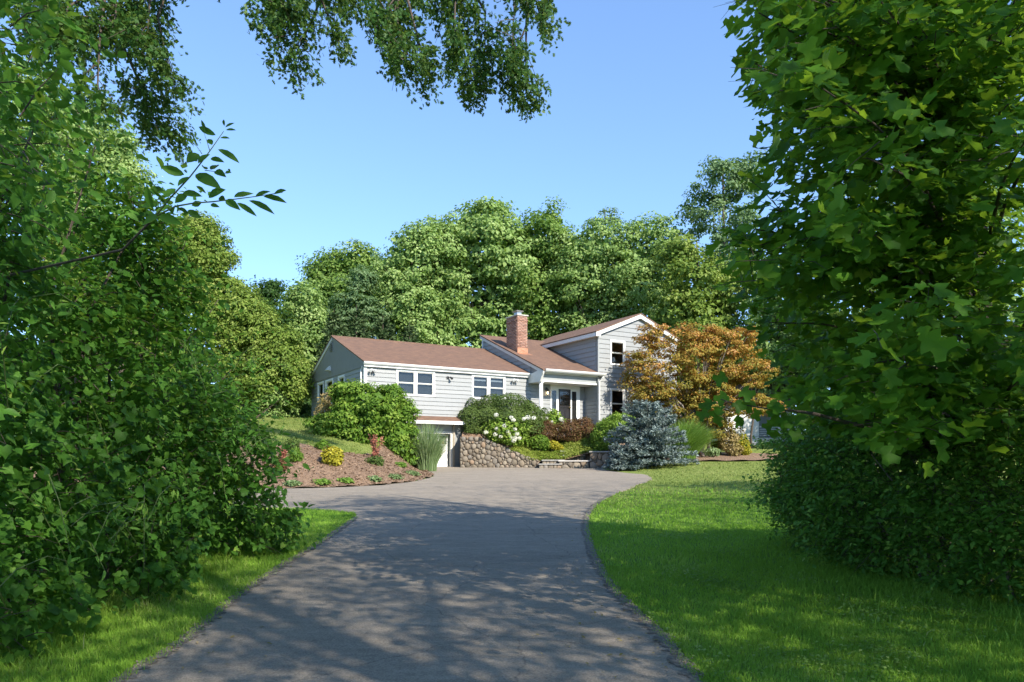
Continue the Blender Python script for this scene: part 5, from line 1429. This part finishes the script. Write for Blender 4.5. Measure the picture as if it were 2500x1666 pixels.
for l in OL[:33]:
    e = Vector(l[:3]) + Vector((0, 0, -.3 * l[5]))
    h_ = min(hubs, key=lambda q: (q - e).length)
    m_ = h_.lerp(e, .5) + Vector((R.uniform(-.3, .3), R.uniform(-.2, .2), .15))
    lb.tube([tuple(q - Vector(o0)) for q in (h_, h_.lerp(m_, .5), m_, m_.lerp(e, .5), e)], [.045, .035, .026, .018, .006], 5)
    for q in range(9):
        f = R.uniform(.3, 1); a = m_.lerp(e, f)
        tw_a.append(a); tw_b.append(Vector(l[:3]) + Vector((R.uniform(-1, 1) * l[3], R.uniform(-1, 1) * l[4], R.uniform(-1, .8) * l[5])))
lb.build("limbs", M["bark"], oak, smooth=True)
V, Fq = twig_mesh(np.array(tw_a) - o0, np.array(tw_b) - o0, .012)
tag(np_obj("twigs", V, [Fq], M["bark"], oak), kind="stuff")
# its upper crown, above the view
P, nr, tp, sz, ti, C = crown_leaves([(2, 0, 16, 5, 4, 3), (-1, -1, 13, 5, 4, 4), (6, 1, 14.5, 4, 3, 1.5)], 160, 60, .9, .2, .6, .6)
leaf_obj("crown", P, nr, tp, sz, T_QUAD, ti, G["oak"], oak)

# --- left thicket of vines and saplings along the driveway
th = thing("vine_thicket", "tall dark green thicket of vines and saplings along the left of the driveway", "thicket", (-3.4, 8.0, Hs(-3.4, 8)))
t0 = np.array(th.location)
def thicket_top(y): return np.interp(y, [2.5, 4, 5, 6, 7, 8, 9, 9.8, 10.4, 11], [5.6, 5.2, 4.5, 4.25, 4.2, 4.0, 3.6, 2.7, 1.8, 1.0])
n = 11500
ty = R.uniform(3.0, 10.7, n); u = R.random(n)
zb_ = SLOPE * ty; zt_ = thicket_top(ty) + R.normal(0, .12, n)
tz_ = zb_ + (zt_ - zb_) * u ** .9
hf = (tz_ - zb_) / (zt_ - zb_ + .01)
lump = np.sin(ty * 2.7 + 1.1 * np.sin(tz_ * 1.9)) * np.sin(tz_ * 2.3 + .8 * np.sin(ty * 1.6))
face = -3.24 - .25 * hf - np.maximum(0, tz_ - 1.6) * .12 + .36 * lump - .8 * np.clip((ty - 9.6) / 1.1, 0, 1) ** 2 + .22 * np.sin(ty * 2.1 + tz_ * 1.7) + .12 * np.sin(ty * 5.2 - tz_ * 4.1)
depth = R.exponential(.5, n) * (1 + .5 * hf)
tx_ = face - depth
low = (R.random(n) < .25) & (hf < .6)                                      # back rows keep it opaque
tx_ = np.where(low, face - R.uniform(.5, 2.6, n), tx_)
thin = (hf > .5) & (lump < -.05 + .35 * (hf - .5) + R.normal(0, .12, n)) & (R.random(n) < .85)    # gaps that show the lit trees behind
tx_, ty, tz_, hf, zb_, zt_ = (q[~thin] for q in (tx_, ty, tz_, hf, zb_, zt_))
n = len(tx_)
st_ = np.c_[tx_, ty, np.maximum(tz_, zb_ + .04)]
dirs = unit(np.c_[np.full(n, .55), np.full(n, .1) + .35 * np.clip((ty - 9) / 1.2, 0, 1), .25 * np.ones(n) - .1 * hf] + R.normal(0, .55, (n, 3)))
no_ = 130                                                   # boughs hanging forward over the verge beside the viewpoint
oy_ = R.uniform(3.6, 4.9, no_); oz_ = R.uniform(2.9, 4.9, no_)
st_ = np.concatenate([st_, np.c_[-(1250 - R.uniform(-120, 95, no_) * np.clip((oz_ - 2.2) / 1.6, .3, 1)) / F * oy_, oy_, oz_]])
dirs = np.concatenate([dirs, unit(np.c_[.6 * np.ones(no_), .15 * np.ones(no_), -.2 * np.ones(no_)] + R.normal(0, .4, (no_, 3)))])
tz_ = np.concatenate([tz_, oz_]); ty = np.concatenate([ty, oy_]); n += no_
isv = tz_ < 1.9 + .5 * np.sin(ty * 1.3) + R.normal(0, .3, n)   # broad vine leaves below, longer leaves above
Pv, nv, tv, kv, ev = twigs(st_[isv], dirs[isv], .26, 6, .03, (.1, -.15, -.35), .55, .45)
Pu, nu, tu, ku, eu = twigs(st_[~isv], dirs[~isv], .40 + .25 * (R.random((~isv).sum()) < .12), 8, .03, (.1, -.05, -.3), .6, .45)
patch = lambda P: .2 * wig(P, 2.3) + .12 * wig(P, 6.0, 1)
tint_v = .45 + patch(Pv) + R.normal(0, .14, len(Pv)) + .25 * (R.random(len(Pv)) > .96)
tint_u = .4 + patch(Pu) + R.normal(0, .14, len(Pu)) + .25 * (R.random(len(Pu)) > .97)
nv[:, 0] += .45; nv[:, 1] -= .25
leaves_split(th, Pv, unit(nv), tv, .070 * R.uniform(.45, 1.4, len(Pv)), T_VINE, tint_v, G["vine"], 180, 8000)
tint_u = tint_u + .3 * (R.random(len(st_[~isv])) < .1)[ku]
tint_v = tint_v + .22 * (R.random(int(isv.sum())) < .08)[kv]
leaves_split(th, Pu, unit(nu), tu, .082 * R.uniform(.55, 1.35, len(Pu)), T_OVATE, tint_u, G["vine"], 90, 8000)
V, Fq = twig_mesh(st_ - t0, np.concatenate([st_ + dirs * .3]) - t0, .005, 2500)
tag(np_obj("twigs", V, [Fq], M["bark"], th), kind="stuff")
mb = MB()
for i in range(26):                                          # long arching stems
    y0 = R.uniform(3.5, 10); x0 = -3.6 - R.random(); h_ = float(thicket_top(y0)) * R.uniform(.7, 1.03)
    a = Vector((x0, y0, SLOPE * y0)); e = Vector((x0 + R.uniform(.1, .8), y0 + R.uniform(-.2, .9), h_))
    m_ = a.lerp(e, .6) + Vector((-.25, -.1, .25))
    mb.tube([tuple(q - Vector(t0)) for q in (a, a.lerp(m_, .5), m_, m_.lerp(e, .5), e)], [.022, .018, .014, .009, .004], 5)
mb.build("stems", M["bark"], th)

# pale runners and lance-leaved shoots straying over the surface
mb = MB(); RP, RD = [], []
for i in range(46):
    y0 = R.uniform(4.2, 10.2); z0 = SLOPE * y0 + R.uniform(.2, 1.0) * min(2.4, float(thicket_top(y0)))
    x0 = -3.0 - .12 * max(0, z0 - 1.6) + R.uniform(-.1, .12)
    d_ = Vector((R.uniform(-.1, .45), R.uniform(-1, 1), R.uniform(-.5, .6))).normalized() * R.uniform(.4, .9)
    pts = [Vector((x0, y0, z0)) + d_ * t + Vector((0, 0, .12 * math.sin(3.1 * t) - .1 * t * t)) for t in (0, .33, .66, 1)]
    mb.tube([tuple(p - Vector(t0)) for p in pts], [.004, .0035, .003, .0015], 4, cap=False)
    for t in np.linspace(.1, 1, 9): RP.append(tuple(pts[0].lerp(pts[-1], t) + Vector((0, 0, .09 * math.sin(3.1 * t))))); RD.append(tuple(d_))
tag(mb.build("runners", M["green_stem"], th), kind="stuff")
RP, RD = np.array(RP), np.array(RD)
leaf_obj("runner_leaves", RP - t0, unit(R.normal(0, .4, RP.shape) + [.4, -.4, .7]), unit(RD + R.normal(0, .5, RP.shape)), R.uniform(.04, .085, len(RP)), T_LANCE, R.normal(.7, .2, len(RP)), G["vine"], th)

# two leafy shoots standing clear of the thicket against the sky; leaves measured one by one
bd = 3.6
def b3(px, py, dy=0): return Vector(((px - 1250) / F * (bd + dy), bd + dy, EYE + (HOR - py) / F * (bd + dy)))
sap = thing("sapling", "thin sapling with two leafy shoots reaching into the sky from the thicket", "sapling", (-3.9, 5.6, SLOPE * 5.6))
sv = Vector(sap.location)
def shoot(pts, r):
    MB().tube([tuple(b3(*p) - sv) for p in pts], list(np.linspace(r, r * .35, len(pts))), 6).build("shoot", M["green_stem"], sap, smooth=True)
MB().tube([tuple(Vector(q) - sv) for q in ((-3.9, 5.6, .2), (-3.8, 5.4, 1.6), (-3.3, 5.0, 2.75))] + [tuple(b3(300, 610, .7) - sv), tuple(b3(379, 529) - sv)], [.016, .013, .010, .007, .005], 7).build("stem", M["bark"], sap, smooth=True)
shoot([(379, 529), (411, 489), (464, 432), (500, 386), (518, 361), (546, 321)], .0045)
shoot([(379, 529), (429, 504), (475, 496), (518, 493), (571, 487), (625, 480), (690, 470)], .0045)
shoot([(512, 368), (505, 345), (497, 322)], .002); shoot([(493, 376), (480, 357), (455, 340)], .002); shoot([(500, 416), (530, 420), (555, 424)], .002)
LV = [(1260, 1195, 1095, 1140, .42), (1300, 1210, 1215, 1275, .6), (1335, 1195, 1515, 1295, .34), (1197, 1290, 1130, 1355, .6), (1280, 1330, 1195, 1390, .6), (1250, 1320, 1385, 1345, .3), (1360, 1055, 1275, 1115, .55), (1435, 1055, 1355, 1120, .5), (1490, 1022, 1638, 1118, .34), (1440, 1085, 1535, 1112, .3), (1475, 925, 1358, 868, .32), (1410, 910, 1376, 820, .25), (1505, 945, 1573, 948, .4), (1545, 890, 1615, 892, .3), (1540, 872, 1604, 842, .3), (1535, 862, 1528, 818, .3), (1450, 992, 1422, 952, .6), (1345, 985, 1318, 932, .3), (1330, 985, 1252, 945, .25), (1412, 1160, 1380, 1138, .35), (1440, 1162, 1498, 1132, .35), (1470, 1172, 1548, 1214, .3), (1540, 1188, 1582, 1180, .3), (1575, 1175, 1560, 1155, .3),
      (1425, 1350, 1545, 1298, .42), (1545, 1370, 1645, 1440, .28), (1600, 1350, 1735, 1325, .4), (1620, 1388, 1757, 1482, .26), (1745, 1345, 1850, 1310, .42), (1700, 1372, 1878, 1468, .27), (1800, 1345, 1962, 1390, .3), (1870, 1330, 1958, 1303, .38), (1540, 1375, 1500, 1350, .4), (1440, 1400, 1503, 1418, .3), (1215, 1428, 1290, 1460, .45), (1282, 1440, 1378, 1490, .5), (1085, 1478, 1250, 1538, .36), (1045, 1430, 1003, 1262, .36), (1110, 1350, 1035, 1295, .3), (980, 1530, 1085, 1490, .55), (1050, 1410, 985, 1400, .5)]
TVo = np.array(mirror([(0, 0), (.12, .26), (.34, .46), (.6, .46), (.82, .26), (1, 0)]), float)
for bx, by, tx, ty_, wr in LV:
    a, e = b3(bx / 2.8, by / 2.8), b3(tx / 2.8, ty_ / 2.8, R.uniform(-.08, .08))
    ln = (e - a).length; t = (e - a).normalized()
    nrm_ = Vector((R.uniform(-.5, .5), -1, R.uniform(-.2, .7))); b_ = nrm_.cross(t).normalized(); nn = t.cross(b_)
    V = [tuple(a - sv + t * (ln * .45) - nn * ln * .05)] + [tuple(a - sv + t * (p[0] * ln) + b_ * (p[1] * ln * wr) + nn * (abs(p[1]) * ln * .12 + .06 * ln * math.sin(p[0] * 3.1))) for p in TVo]
    np_obj("leaf", V, [np.array([(0, 1 + i, 1 + (i + 1) % len(TVo)) for i in range(len(TVo))])], G["vine"], sap, tint=np.full(len(TVo), R.uniform(.1, .45)))

# --- near tulip tree on the right
tx0, ty0 = 4.9, 8.0
tz0 = Hs(tx0, ty0)
tt_ = thing("tulip_tree", "near tulip tree with large lobed leaves filling the right of the view", "tree", (tx0, ty0, tz0))
q0 = np.array([tx0, ty0, tz0])
def tulip_minx(y, z):
    row = HOR - F * (z - EYE) / y
    lim = np.interp(row, [-600, 0, 60, 200, 330, 480, 600, 700, 800, 900, 960, 1010, 1060, 1120], [1810, 1810, 1795, 1825, 1850, 1825, 1755, 1775, 1820, 1870, 1915, 1960, 2050, 2220])
    return (lim - 1250) / F * y, row
NB, PER = 185, 30
by_ = np.where(R.random(NB) < .6, R.uniform(3.9, 6.5, NB), R.uniform(5.5, 9.5, NB))
bz_ = R.uniform(1.5, 8.6, NB) * np.where(by_ < 5.5, .75, 1.0) + .2
bz_ = np.maximum(bz_, 1.5)
mx_, row_ = tulip_minx(by_, bz_)
bx_ = mx_ + .12 + np.where(R.random(NB) < .62, R.uniform(0, .55, NB), R.uniform(.3, 2.6, NB))
kb = row_ < 1120
tips = np.c_[bx_, by_, bz_][kb]; NB = len(tips)
root = np.c_[np.full(NB, tx0), np.full(NB, ty0), np.clip(tips[:, 2] + R.uniform(-.9, .3, NB), .9, 9)]
bi = np.repeat(np.arange(NB), PER); f = np.tile(np.linspace(.22, 1.0, PER), NB) + R.normal(0, .02, NB * PER)
f = np.clip(f, .15, 1.0)
arch = np.zeros((NB * PER, 3)); arch[:, 2] = .42 * np.sin(np.pi * f) * np.linalg.norm(tips - root, axis=1)[bi] * .22
st_ = root[bi] * (1 - f)[:, None] + tips[bi] * f[:, None] + arch
bd_ = unit(tips - root)[bi]
sidev = unit(np.cross(bd_, [0, 0, 1.0]))
alt = np.where(R.random(len(st_)) < .5, 1.0, -1.0)
st_ = st_ + R.normal(0, .05, st_.shape)
wide = (.55 * np.sin(np.pi * np.clip(f, .1, .97)) + .12)[:, None]
dirs = unit(bd_ * .75 + sidev * alt[:, None] * wide * 1.6 + R.normal(0, .22, st_.shape) + np.array([0, 0, -.14]))
P, nr, tp, k, ends = twigs(st_, dirs, .42, 5, .04, (-.1, -.1, -.4), .85, .36)
mx_, row_ = tulip_minx(P[:, 1], P[:, 2])
kk = (P[:, 0] > mx_ - .02) & (row_ < 1150) & (P[:, 1] > 3.2)
P, nr, tp = P[kk], nr[kk], tp[kk]
ti = .4 + .16 * wig(P, 1.7) + R.normal(0, .16, len(P)) + .3 * (R.random(len(P)) > .965)
leaves_split(tt_, P, nr, tp, .112 * R.uniform(.5, 1.25, len(P)), T_TULIP, ti, G["tulip"], 290, 9000)
mb = MB()
mb.tube([(0, 0, -.3), (.05, .0, 2.2), (-.02, .05, 4.5), (.1, 0, 7), (.1, 0, 9.5)], [.13, .11, .09, .07, .03], 10)
mb.build("trunk", M["bark"], tt_, smooth=True)
mb = MB()
for i in range(0, NB, 2):
    n_ = 6; fs = np.linspace(0, 1, n_); ln_ = float(np.linalg.norm(tips[i] - root[i]))
    pts = [tuple(root[i] * (1 - q) + tips[i] * q + [0, 0, .42 * math.sin(math.pi * q) * ln_ * .22] - q0) for q in fs]
    mb.tube(pts, list(np.linspace(.026, .004, n_)), 5)
mb.build("branches", M["bark"], tt_, smooth=True)
V, Fq = twig_mesh(st_ - q0, ends - q0, .004, 2200)
tag(np_obj("twigs", V, [Fq], M["bark"], tt_), kind="stuff")
# reaching low branch with a few leaves before the orange maple
lo = [(1985, 1010), (1935, 1003), (1885, 1000), (1835, 992), (1790, 985), (1760, 975)]
mb = MB()
lp = [Vector(((c - 1250) / F * 5.2, 5.2, EYE + (HOR - r) / F * 5.2)) - Vector(q0) for c, r in lo]
mb.tube([tuple(p) for p in [Vector((0, 0, 1.2))] + lp], [.02, .012, .009, .007, .005, .004, .003], 6); mb.build("low_branch", M["bark"], tt_, smooth=True)
LP = np.array([tuple(p) for p in lp])
NL = 30
k = R.integers(0, len(LP) - 1, NL); f = R.random(NL)[:, None]
P = LP[k] * (1 - f) + LP[k + 1] * f + R.normal(0, .075, (NL, 3))
leaf_obj("foliage", P, np.c_[R.normal(0, .4, NL), R.normal(-.8, .3, NL), R.normal(.5, .3, NL)], np.c_[R.normal(-.4, .5, NL), R.normal(0, .3, NL), R.normal(-.6, .3, NL)], R.uniform(.065, .11, NL), T_TULIP, R.normal(.3, .1, NL), G["tulip"], tt_)

# --- honeysuckle thicket under it
hs = thing("honeysuckle_bush", "dark tangled small-leaved bush at the right edge of the lawn under the tulip tree", "bush", (4.3, 8.0, Hs(4.3, 8)))
h0 = np.array(hs.location)
n = 7000
hy = R.uniform(5.6, 10.5, n)
hz = SLOPE * hy + .05 + R.random(n) ** .9 * np.interp(hy, [5.6, 7, 9, 10.5], [1.6, 1.75, 1.6, .9])
hl = np.interp(hy, [5.6, 6.2, 6.8, 7.4, 8.5, 9.5, 10.5], [4.2, 4.0, 3.78, 3.58, 3.32, 3.4, 3.85]) - .28 * np.sin(np.clip((hz - SLOPE * hy) / 1.5, 0, 1) * 2.6) + .2 * np.sin(hy * 3.1 + 2.2 * np.sin(hz * 2.7)) * np.sin(hz * 4.1 + hy) + .1 * np.sin(hy * 7 + hz * 5)
hx = hl + .25 + R.exponential(.5, n)
back = R.random(n) < .3
hx = np.where(back, hl + R.uniform(.3, 3.2, n), hx)
st_ = np.c_[hx, hy, hz]
dirs = unit(np.c_[-.5 * np.ones(n), -.45 * np.ones(n), .05 * np.ones(n)] + R.normal(0, .55, (n, 3)))
P, nr, tp, k, ends = twigs(st_, dirs, .30 + .32 * (R.random(n) < .09), 9, .02, (-.05, -.1, -.25), .75, .45)
P[:, 2] = np.maximum(P[:, 2], SLOPE * P[:, 1] + .02)
ti = .66 + .22 * wig(P, 2.6) + R.normal(0, .15, len(P)) + .3 * (R.random(len(P)) > .97)
leaves_split(hs, P, nr, tp, .056 * R.uniform(.6, 1.35, len(P)), T_OVATE, ti, G["vine"], 280, 9000)
V, Fq = twig_mesh(st_ - h0, ends - h0, .004, 3000)
tag(np_obj("twigs", V, [Fq], M["bark"], hs), kind="stuff")
mb = MB()
for i in range(24):
    y0 = R.uniform(6.2, 9.8); x0 = float(np.interp(y0, [5.6, 7.4, 10], [4.4, 3.9, 3.9])) + R.random() * .8
    a = Vector((x0, y0, SLOPE * y0)) - Vector(h0); e = a + Vector((R.uniform(-.7, .1), R.uniform(-.5, .3), R.uniform(.7, 1.6)))
    m_ = a.lerp(e, .6) + Vector((.05, 0, .2)); mb.tube([tuple(a), tuple(a.lerp(m_, .5)), tuple(m_), tuple(e)], [.016, .013, .010, .004], 5)
mb.build("stems", M["pale_bark"], hs)

# --- tall trees right of and behind the photographer: they shade the near ground; leaf spread and one added tree tune that shade
GS = "tall trees beside and behind the viewpoint"
for lab, x, y, h_, r in (("tall maple by the right side of the drive, nearest the house", 13.5, 4.5, 16.2, 4.6), ("shorter maple on the right lawn beyond the tall ones", 16.5, 8.5, 12.2, 4.0), ("tall maple behind the tulip tree's right", 9.5, -1.5, 17, 4.6), ("tall maple farther back right of the drive", 11.5, -8, 19, 5), ("tall maple close behind the viewpoint", 4.5, -8.5, 16, 4.6), ("slender maple added to shade the thicket, between the tall ones behind the viewpoint", 6.2, -4.2, 15.5, 4.2), ("tall maple behind the viewpoint on the drive's right", 7.5, -15, 20, 5), ("slim maple beside the right hedge", 18, -1, 17, 4.5)):
    near = y > 7
    if not near: r *= 1.2
    tree("maple_tree", lab, "tree", x, y, [(0, 0, h_ - r * .9, r, r, r * .9), (r * .4, -.3 * r, h_ - r * 1.7, r * .9, r * .9, r * .9), (-r * .5, .4 * r, h_ - r * 1.9, r * .85, r * .85, r * .8), (0, 0, h_ - r * 2.5, r * .9, r * .9, r * .7)], 280 if near else 1100, 40 if near else 17, .85 if near else 1.7, .27 if near else .123, G["maple"], group=GS, r0=.3, limbs=20, flat=.6 if near else 1.0, shell=.6 if near else .25)

# ------------------------------------------------------------------ grass blades
def blades(name, label, x, y, zf, h_, w_, material, tint, parent=None, simple=False):
    n = len(x)
    a = R.uniform(0, 2 * math.pi, n); hh = h_ * R.uniform(.5, 1.25, n)
    sx, sy = np.cos(a), np.sin(a)
    la = R.uniform(0, 2 * math.pi, n); le = hh * R.uniform(.1, .75, n)
    b = np.c_[x, y, zf - .005]
    sd_ = np.c_[sx, sy, np.zeros(n)] * (w_ * R.uniform(.6, 1.3, n))[:, None] * .5
    ld = np.c_[np.cos(la) * le, np.sin(la) * le, np.zeros(n)]
    mid = b + ld * .3 + np.c_[np.zeros(n), np.zeros(n), hh * .6]
    tp_ = b + ld + np.c_[np.zeros(n), np.zeros(n), hh]
    if simple:                                              # far blades: one triangle each
        o = np_obj(name, np.stack([b - sd_, b + sd_, tp_], 1).reshape(-1, 3), [np.arange(n * 3).reshape(-1, 3)], G[material], parent, tint=tint)
        return tag(o, label, "grass" if parent is None else None, kind="stuff")
    V = np.stack([b - sd_, b + sd_, mid + sd_ * .75, mid - sd_ * .75, tp_], 1).reshape(-1, 3)
    i = np.arange(n)[:, None] * 5
    o = np_obj(name, V, [i + np.array([[0, 1, 2, 3]]), i + np.array([[3, 2, 4]])], G[material], parent, tint=np.concatenate([tint, tint]))
    return tag(o, label, "grass" if parent is None else None, kind="stuff")
def sample(x0, x1, y0, y1, dens, over=.05):
    n = int((x1 - x0) * (y1 - y0) * dens)
    x, y = R.uniform(x0, x1, n), R.uniform(y0, y1, n)
    ins = inside(DRIVE, x, y)
    k = ~ins | (dist_line(DRIVE + DRIVE[:1], x, y) < over * R.random(n))
    vis = np.abs(x) < .70 * y + .6
    return x[k & vis], y[k & vis]
def gt(x, y): return np.clip(.45 + .16 * np.sin(x * 1.1 + y * .7) * np.sin(y * .9 - x * .5) + .12 * np.sin(x * 3.7 + 1) * np.sin(y * 3.1) + R.normal(0, .15, len(x)), 0, 1)
X, Y, HG, WD = [], [], [], []
for x0, x1, y0, y1, de, h_, w_ in ((.6, 4.6, 4.2, 6.0, 5600, .042, .0066), (.4, 5.2, 6.0, 8.5, 3200, .042, .0085), (.3, 6.5, 8.5, 12, 1400, .042, .012), (.6, 9, 12, 18, 600, .042, .018), (1.5, 16, 18, 32, 140, .05, .035)):
    x, y = sample(x0, x1, y0, y1, de); X.append(x); Y.append(y); HG.append(np.full(len(x), h_)); WD.append(np.full(len(x), w_))
x, y, hg, wd = map(np.concatenate, (X, Y, HG, WD))
longer = np.clip(1 - dist_line([(3.9, 5.2), (3.6, 6.6), (3.2, 7.6), (3.1, 9)], x, y) / 1.0, 0, 1) + np.clip((5.6 - y) / 1.2, 0, 1) * np.clip((x - 1.9) / 1.2, 0, 1) * .6
hg = hg * (1 + 1.0 * longer * R.random(len(x)) + .5 * np.clip(np.sin(x * 2.3) * np.sin(y * 1.9), 0, 1))
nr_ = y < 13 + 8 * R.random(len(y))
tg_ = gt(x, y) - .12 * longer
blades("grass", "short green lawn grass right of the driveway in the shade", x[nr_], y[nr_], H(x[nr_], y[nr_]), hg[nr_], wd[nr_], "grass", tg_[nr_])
blades("grass", "lawn grass towards the house with sunlit yellow put into its colour", x[~nr_], y[~nr_], H(x[~nr_], y[~nr_]), hg[~nr_], wd[~nr_], "fargrass", tg_[~nr_], simple=True)
X, Y, HG, WD = [], [], [], []
for x0, x1, y0, y1, de, h_, w_ in ((-3.6, -2.2, 3.8, 6.5, 5200, .055, .0066), (-3.6, -2.2, 6.5, 10.5, 3000, .052, .008), (-5.5, -2.4, 10.5, 15.5, 1600, .045, .012)):
    x, y = sample(x0, x1, y0, y1, de, .08); X.append(x); Y.append(y); HG.append(np.full(len(x), h_)); WD.append(np.full(len(x), w_))
x, y, hg, wd = map(np.concatenate, (X, Y, HG, WD))
hg = hg * (1 + 1.4 * np.clip((-2.95 - x) / .4, 0, 1) * R.random(len(x)) * (y < 10.5))
blades("grass", "bright grass verge between the thicket and the driveway", x, y, H(x, y), hg, wd, "grass", gt(x, y) + .08)
x, y = R.uniform(-15, -4.6, 42000), R.uniform(23.3, 39, 42000)
k = inside(BANK, x, y) & ~inside(bedpoly, x, y)
x, y = x[k], y[k]
blades("grass", "left bank grass above the mulch bed with sunlit yellow put into its colour", x, y, H(x, y), np.full(len(x), .06), np.full(len(x), .035), "fargrass", gt(x, y), simple=True)
# taller weeds at the foot of the near bushes
n = 600
x = np.concatenate([R.uniform(2.6, 4.8, n), R.uniform(-3.5, -2.9, 300)]); y = np.concatenate([R.uniform(4.6, 7.2, n), R.uniform(4, 9, 300)])
k = np.concatenate([x[:n] > 7.4 - .85 * y[:n] - .4, np.ones(300, bool)]) 
x, y = x[k], y[k]
blades("tall_grass", "longer grass blades at the foot of the near bushes", x, y, H(x, y), R.uniform(.05, .15, len(x)), np.full(len(x), .008), "grass", R.normal(.6, .15, len(x)))
# small stones and crumbs of asphalt along the drive edge
n = 700
e = np.array(RIGHT_EDGE[:10]); i = R.integers(0, 9, n); f = R.random(n)[:, None]
p = e[i] * (1 - f) + e[i + 1] * f
e2 = np.array(LEFT_EDGE[:6]); i2 = R.integers(0, 5, n // 2); f2 = R.random(n // 2)[:, None]
p = np.concatenate([p, e2[i2] * (1 - f2) + e2[i2 + 1] * f2]) + R.normal(0, .03, (n + n // 2, 2))
oc = np.array([(1, 0, 0), (0, 1, 0), (-1, 0, 0), (0, -1, 0), (0, 0, .8), (0, 0, -.4)], float); of = np.array([(0, 1, 4), (1, 2, 4), (2, 3, 4), (3, 0, 4), (1, 0, 5), (2, 1, 5), (3, 2, 5), (0, 3, 5)])
sz = R.uniform(.004, .012, len(p))
V = (np.c_[p, SLOPE * p[:, 1] + .022][:, None] + oc[None] * sz[:, None, None] * R.uniform(.6, 1.3, (len(p), 6, 3))).reshape(-1, 3)
tag(np_obj("gravel", V, [(np.arange(len(p))[:, None, None] * 6 + of[None]).reshape(-1, 3)], M["asphalt"]), "loose crumbs of gravel along the driveway edges", "gravel", kind="stuff")

# clover and weed patches in the near lawn, a few fallen leaves on the asphalt
CP, CT = [], []
for i in range(34):
    y0 = 4.6 + 6.5 * R.random() ** 1.4; x0 = R.uniform(.9, 1.0 + .45 * y0)
    m_ = int(R.uniform(60, 190)); q = np.c_[R.normal(x0, .16, m_), R.normal(y0, .2, m_)]
    CP.append(q); CT.append(np.full(m_, R.uniform(.3, .95)))
q = np.concatenate(CP); t = np.concatenate(CT)
k = ~inside(DRIVE, q[:, 0], q[:, 1]); q, t = q[k], t[k]
q = np.c_[q, H(q[:, 0], q[:, 1]) + R.uniform(.02, .055, len(q))]
tag(leaf_obj("clover", q, unit(R.normal(0, .35, q.shape) + [0, 0, 1]), rdir(len(q)), R.uniform(.018, .034, len(q)), T_QUAD, t + R.normal(0, .1, len(q)), G["fresh"]), "small clover and weed patches in the near right lawn", "clover")
m_ = 150
i = R.integers(0, 9, m_); e = np.array(RIGHT_EDGE[:10]); f = R.random(m_)[:, None]
q = e[i] * (1 - f) + e[i + 1] * f - np.abs(R.normal(0, .35, (m_, 1))) * [1, 0]
i2 = R.integers(0, 5, 70); f2 = R.random(70)[:, None]
q = np.concatenate([q, e2[i2] * (1 - f2) + e2[i2 + 1] * f2 + np.abs(R.normal(0, .3, (70, 1))) * [1, 0]])
k = inside(DRIVE, q[:, 0], q[:, 1]); q = q[k]
q = np.c_[q, SLOPE * q[:, 1] + .03]
tag(leaf_obj("fallen_leaves", q, unit(R.normal(0, .2, q.shape) + [0, 0, 1]), rdir(len(q)), R.uniform(.018, .045, len(q)), T_OVATE, R.random(len(q)), G["tan"]), "dry fallen leaves lying along the driveway edges", "fallen leaves")
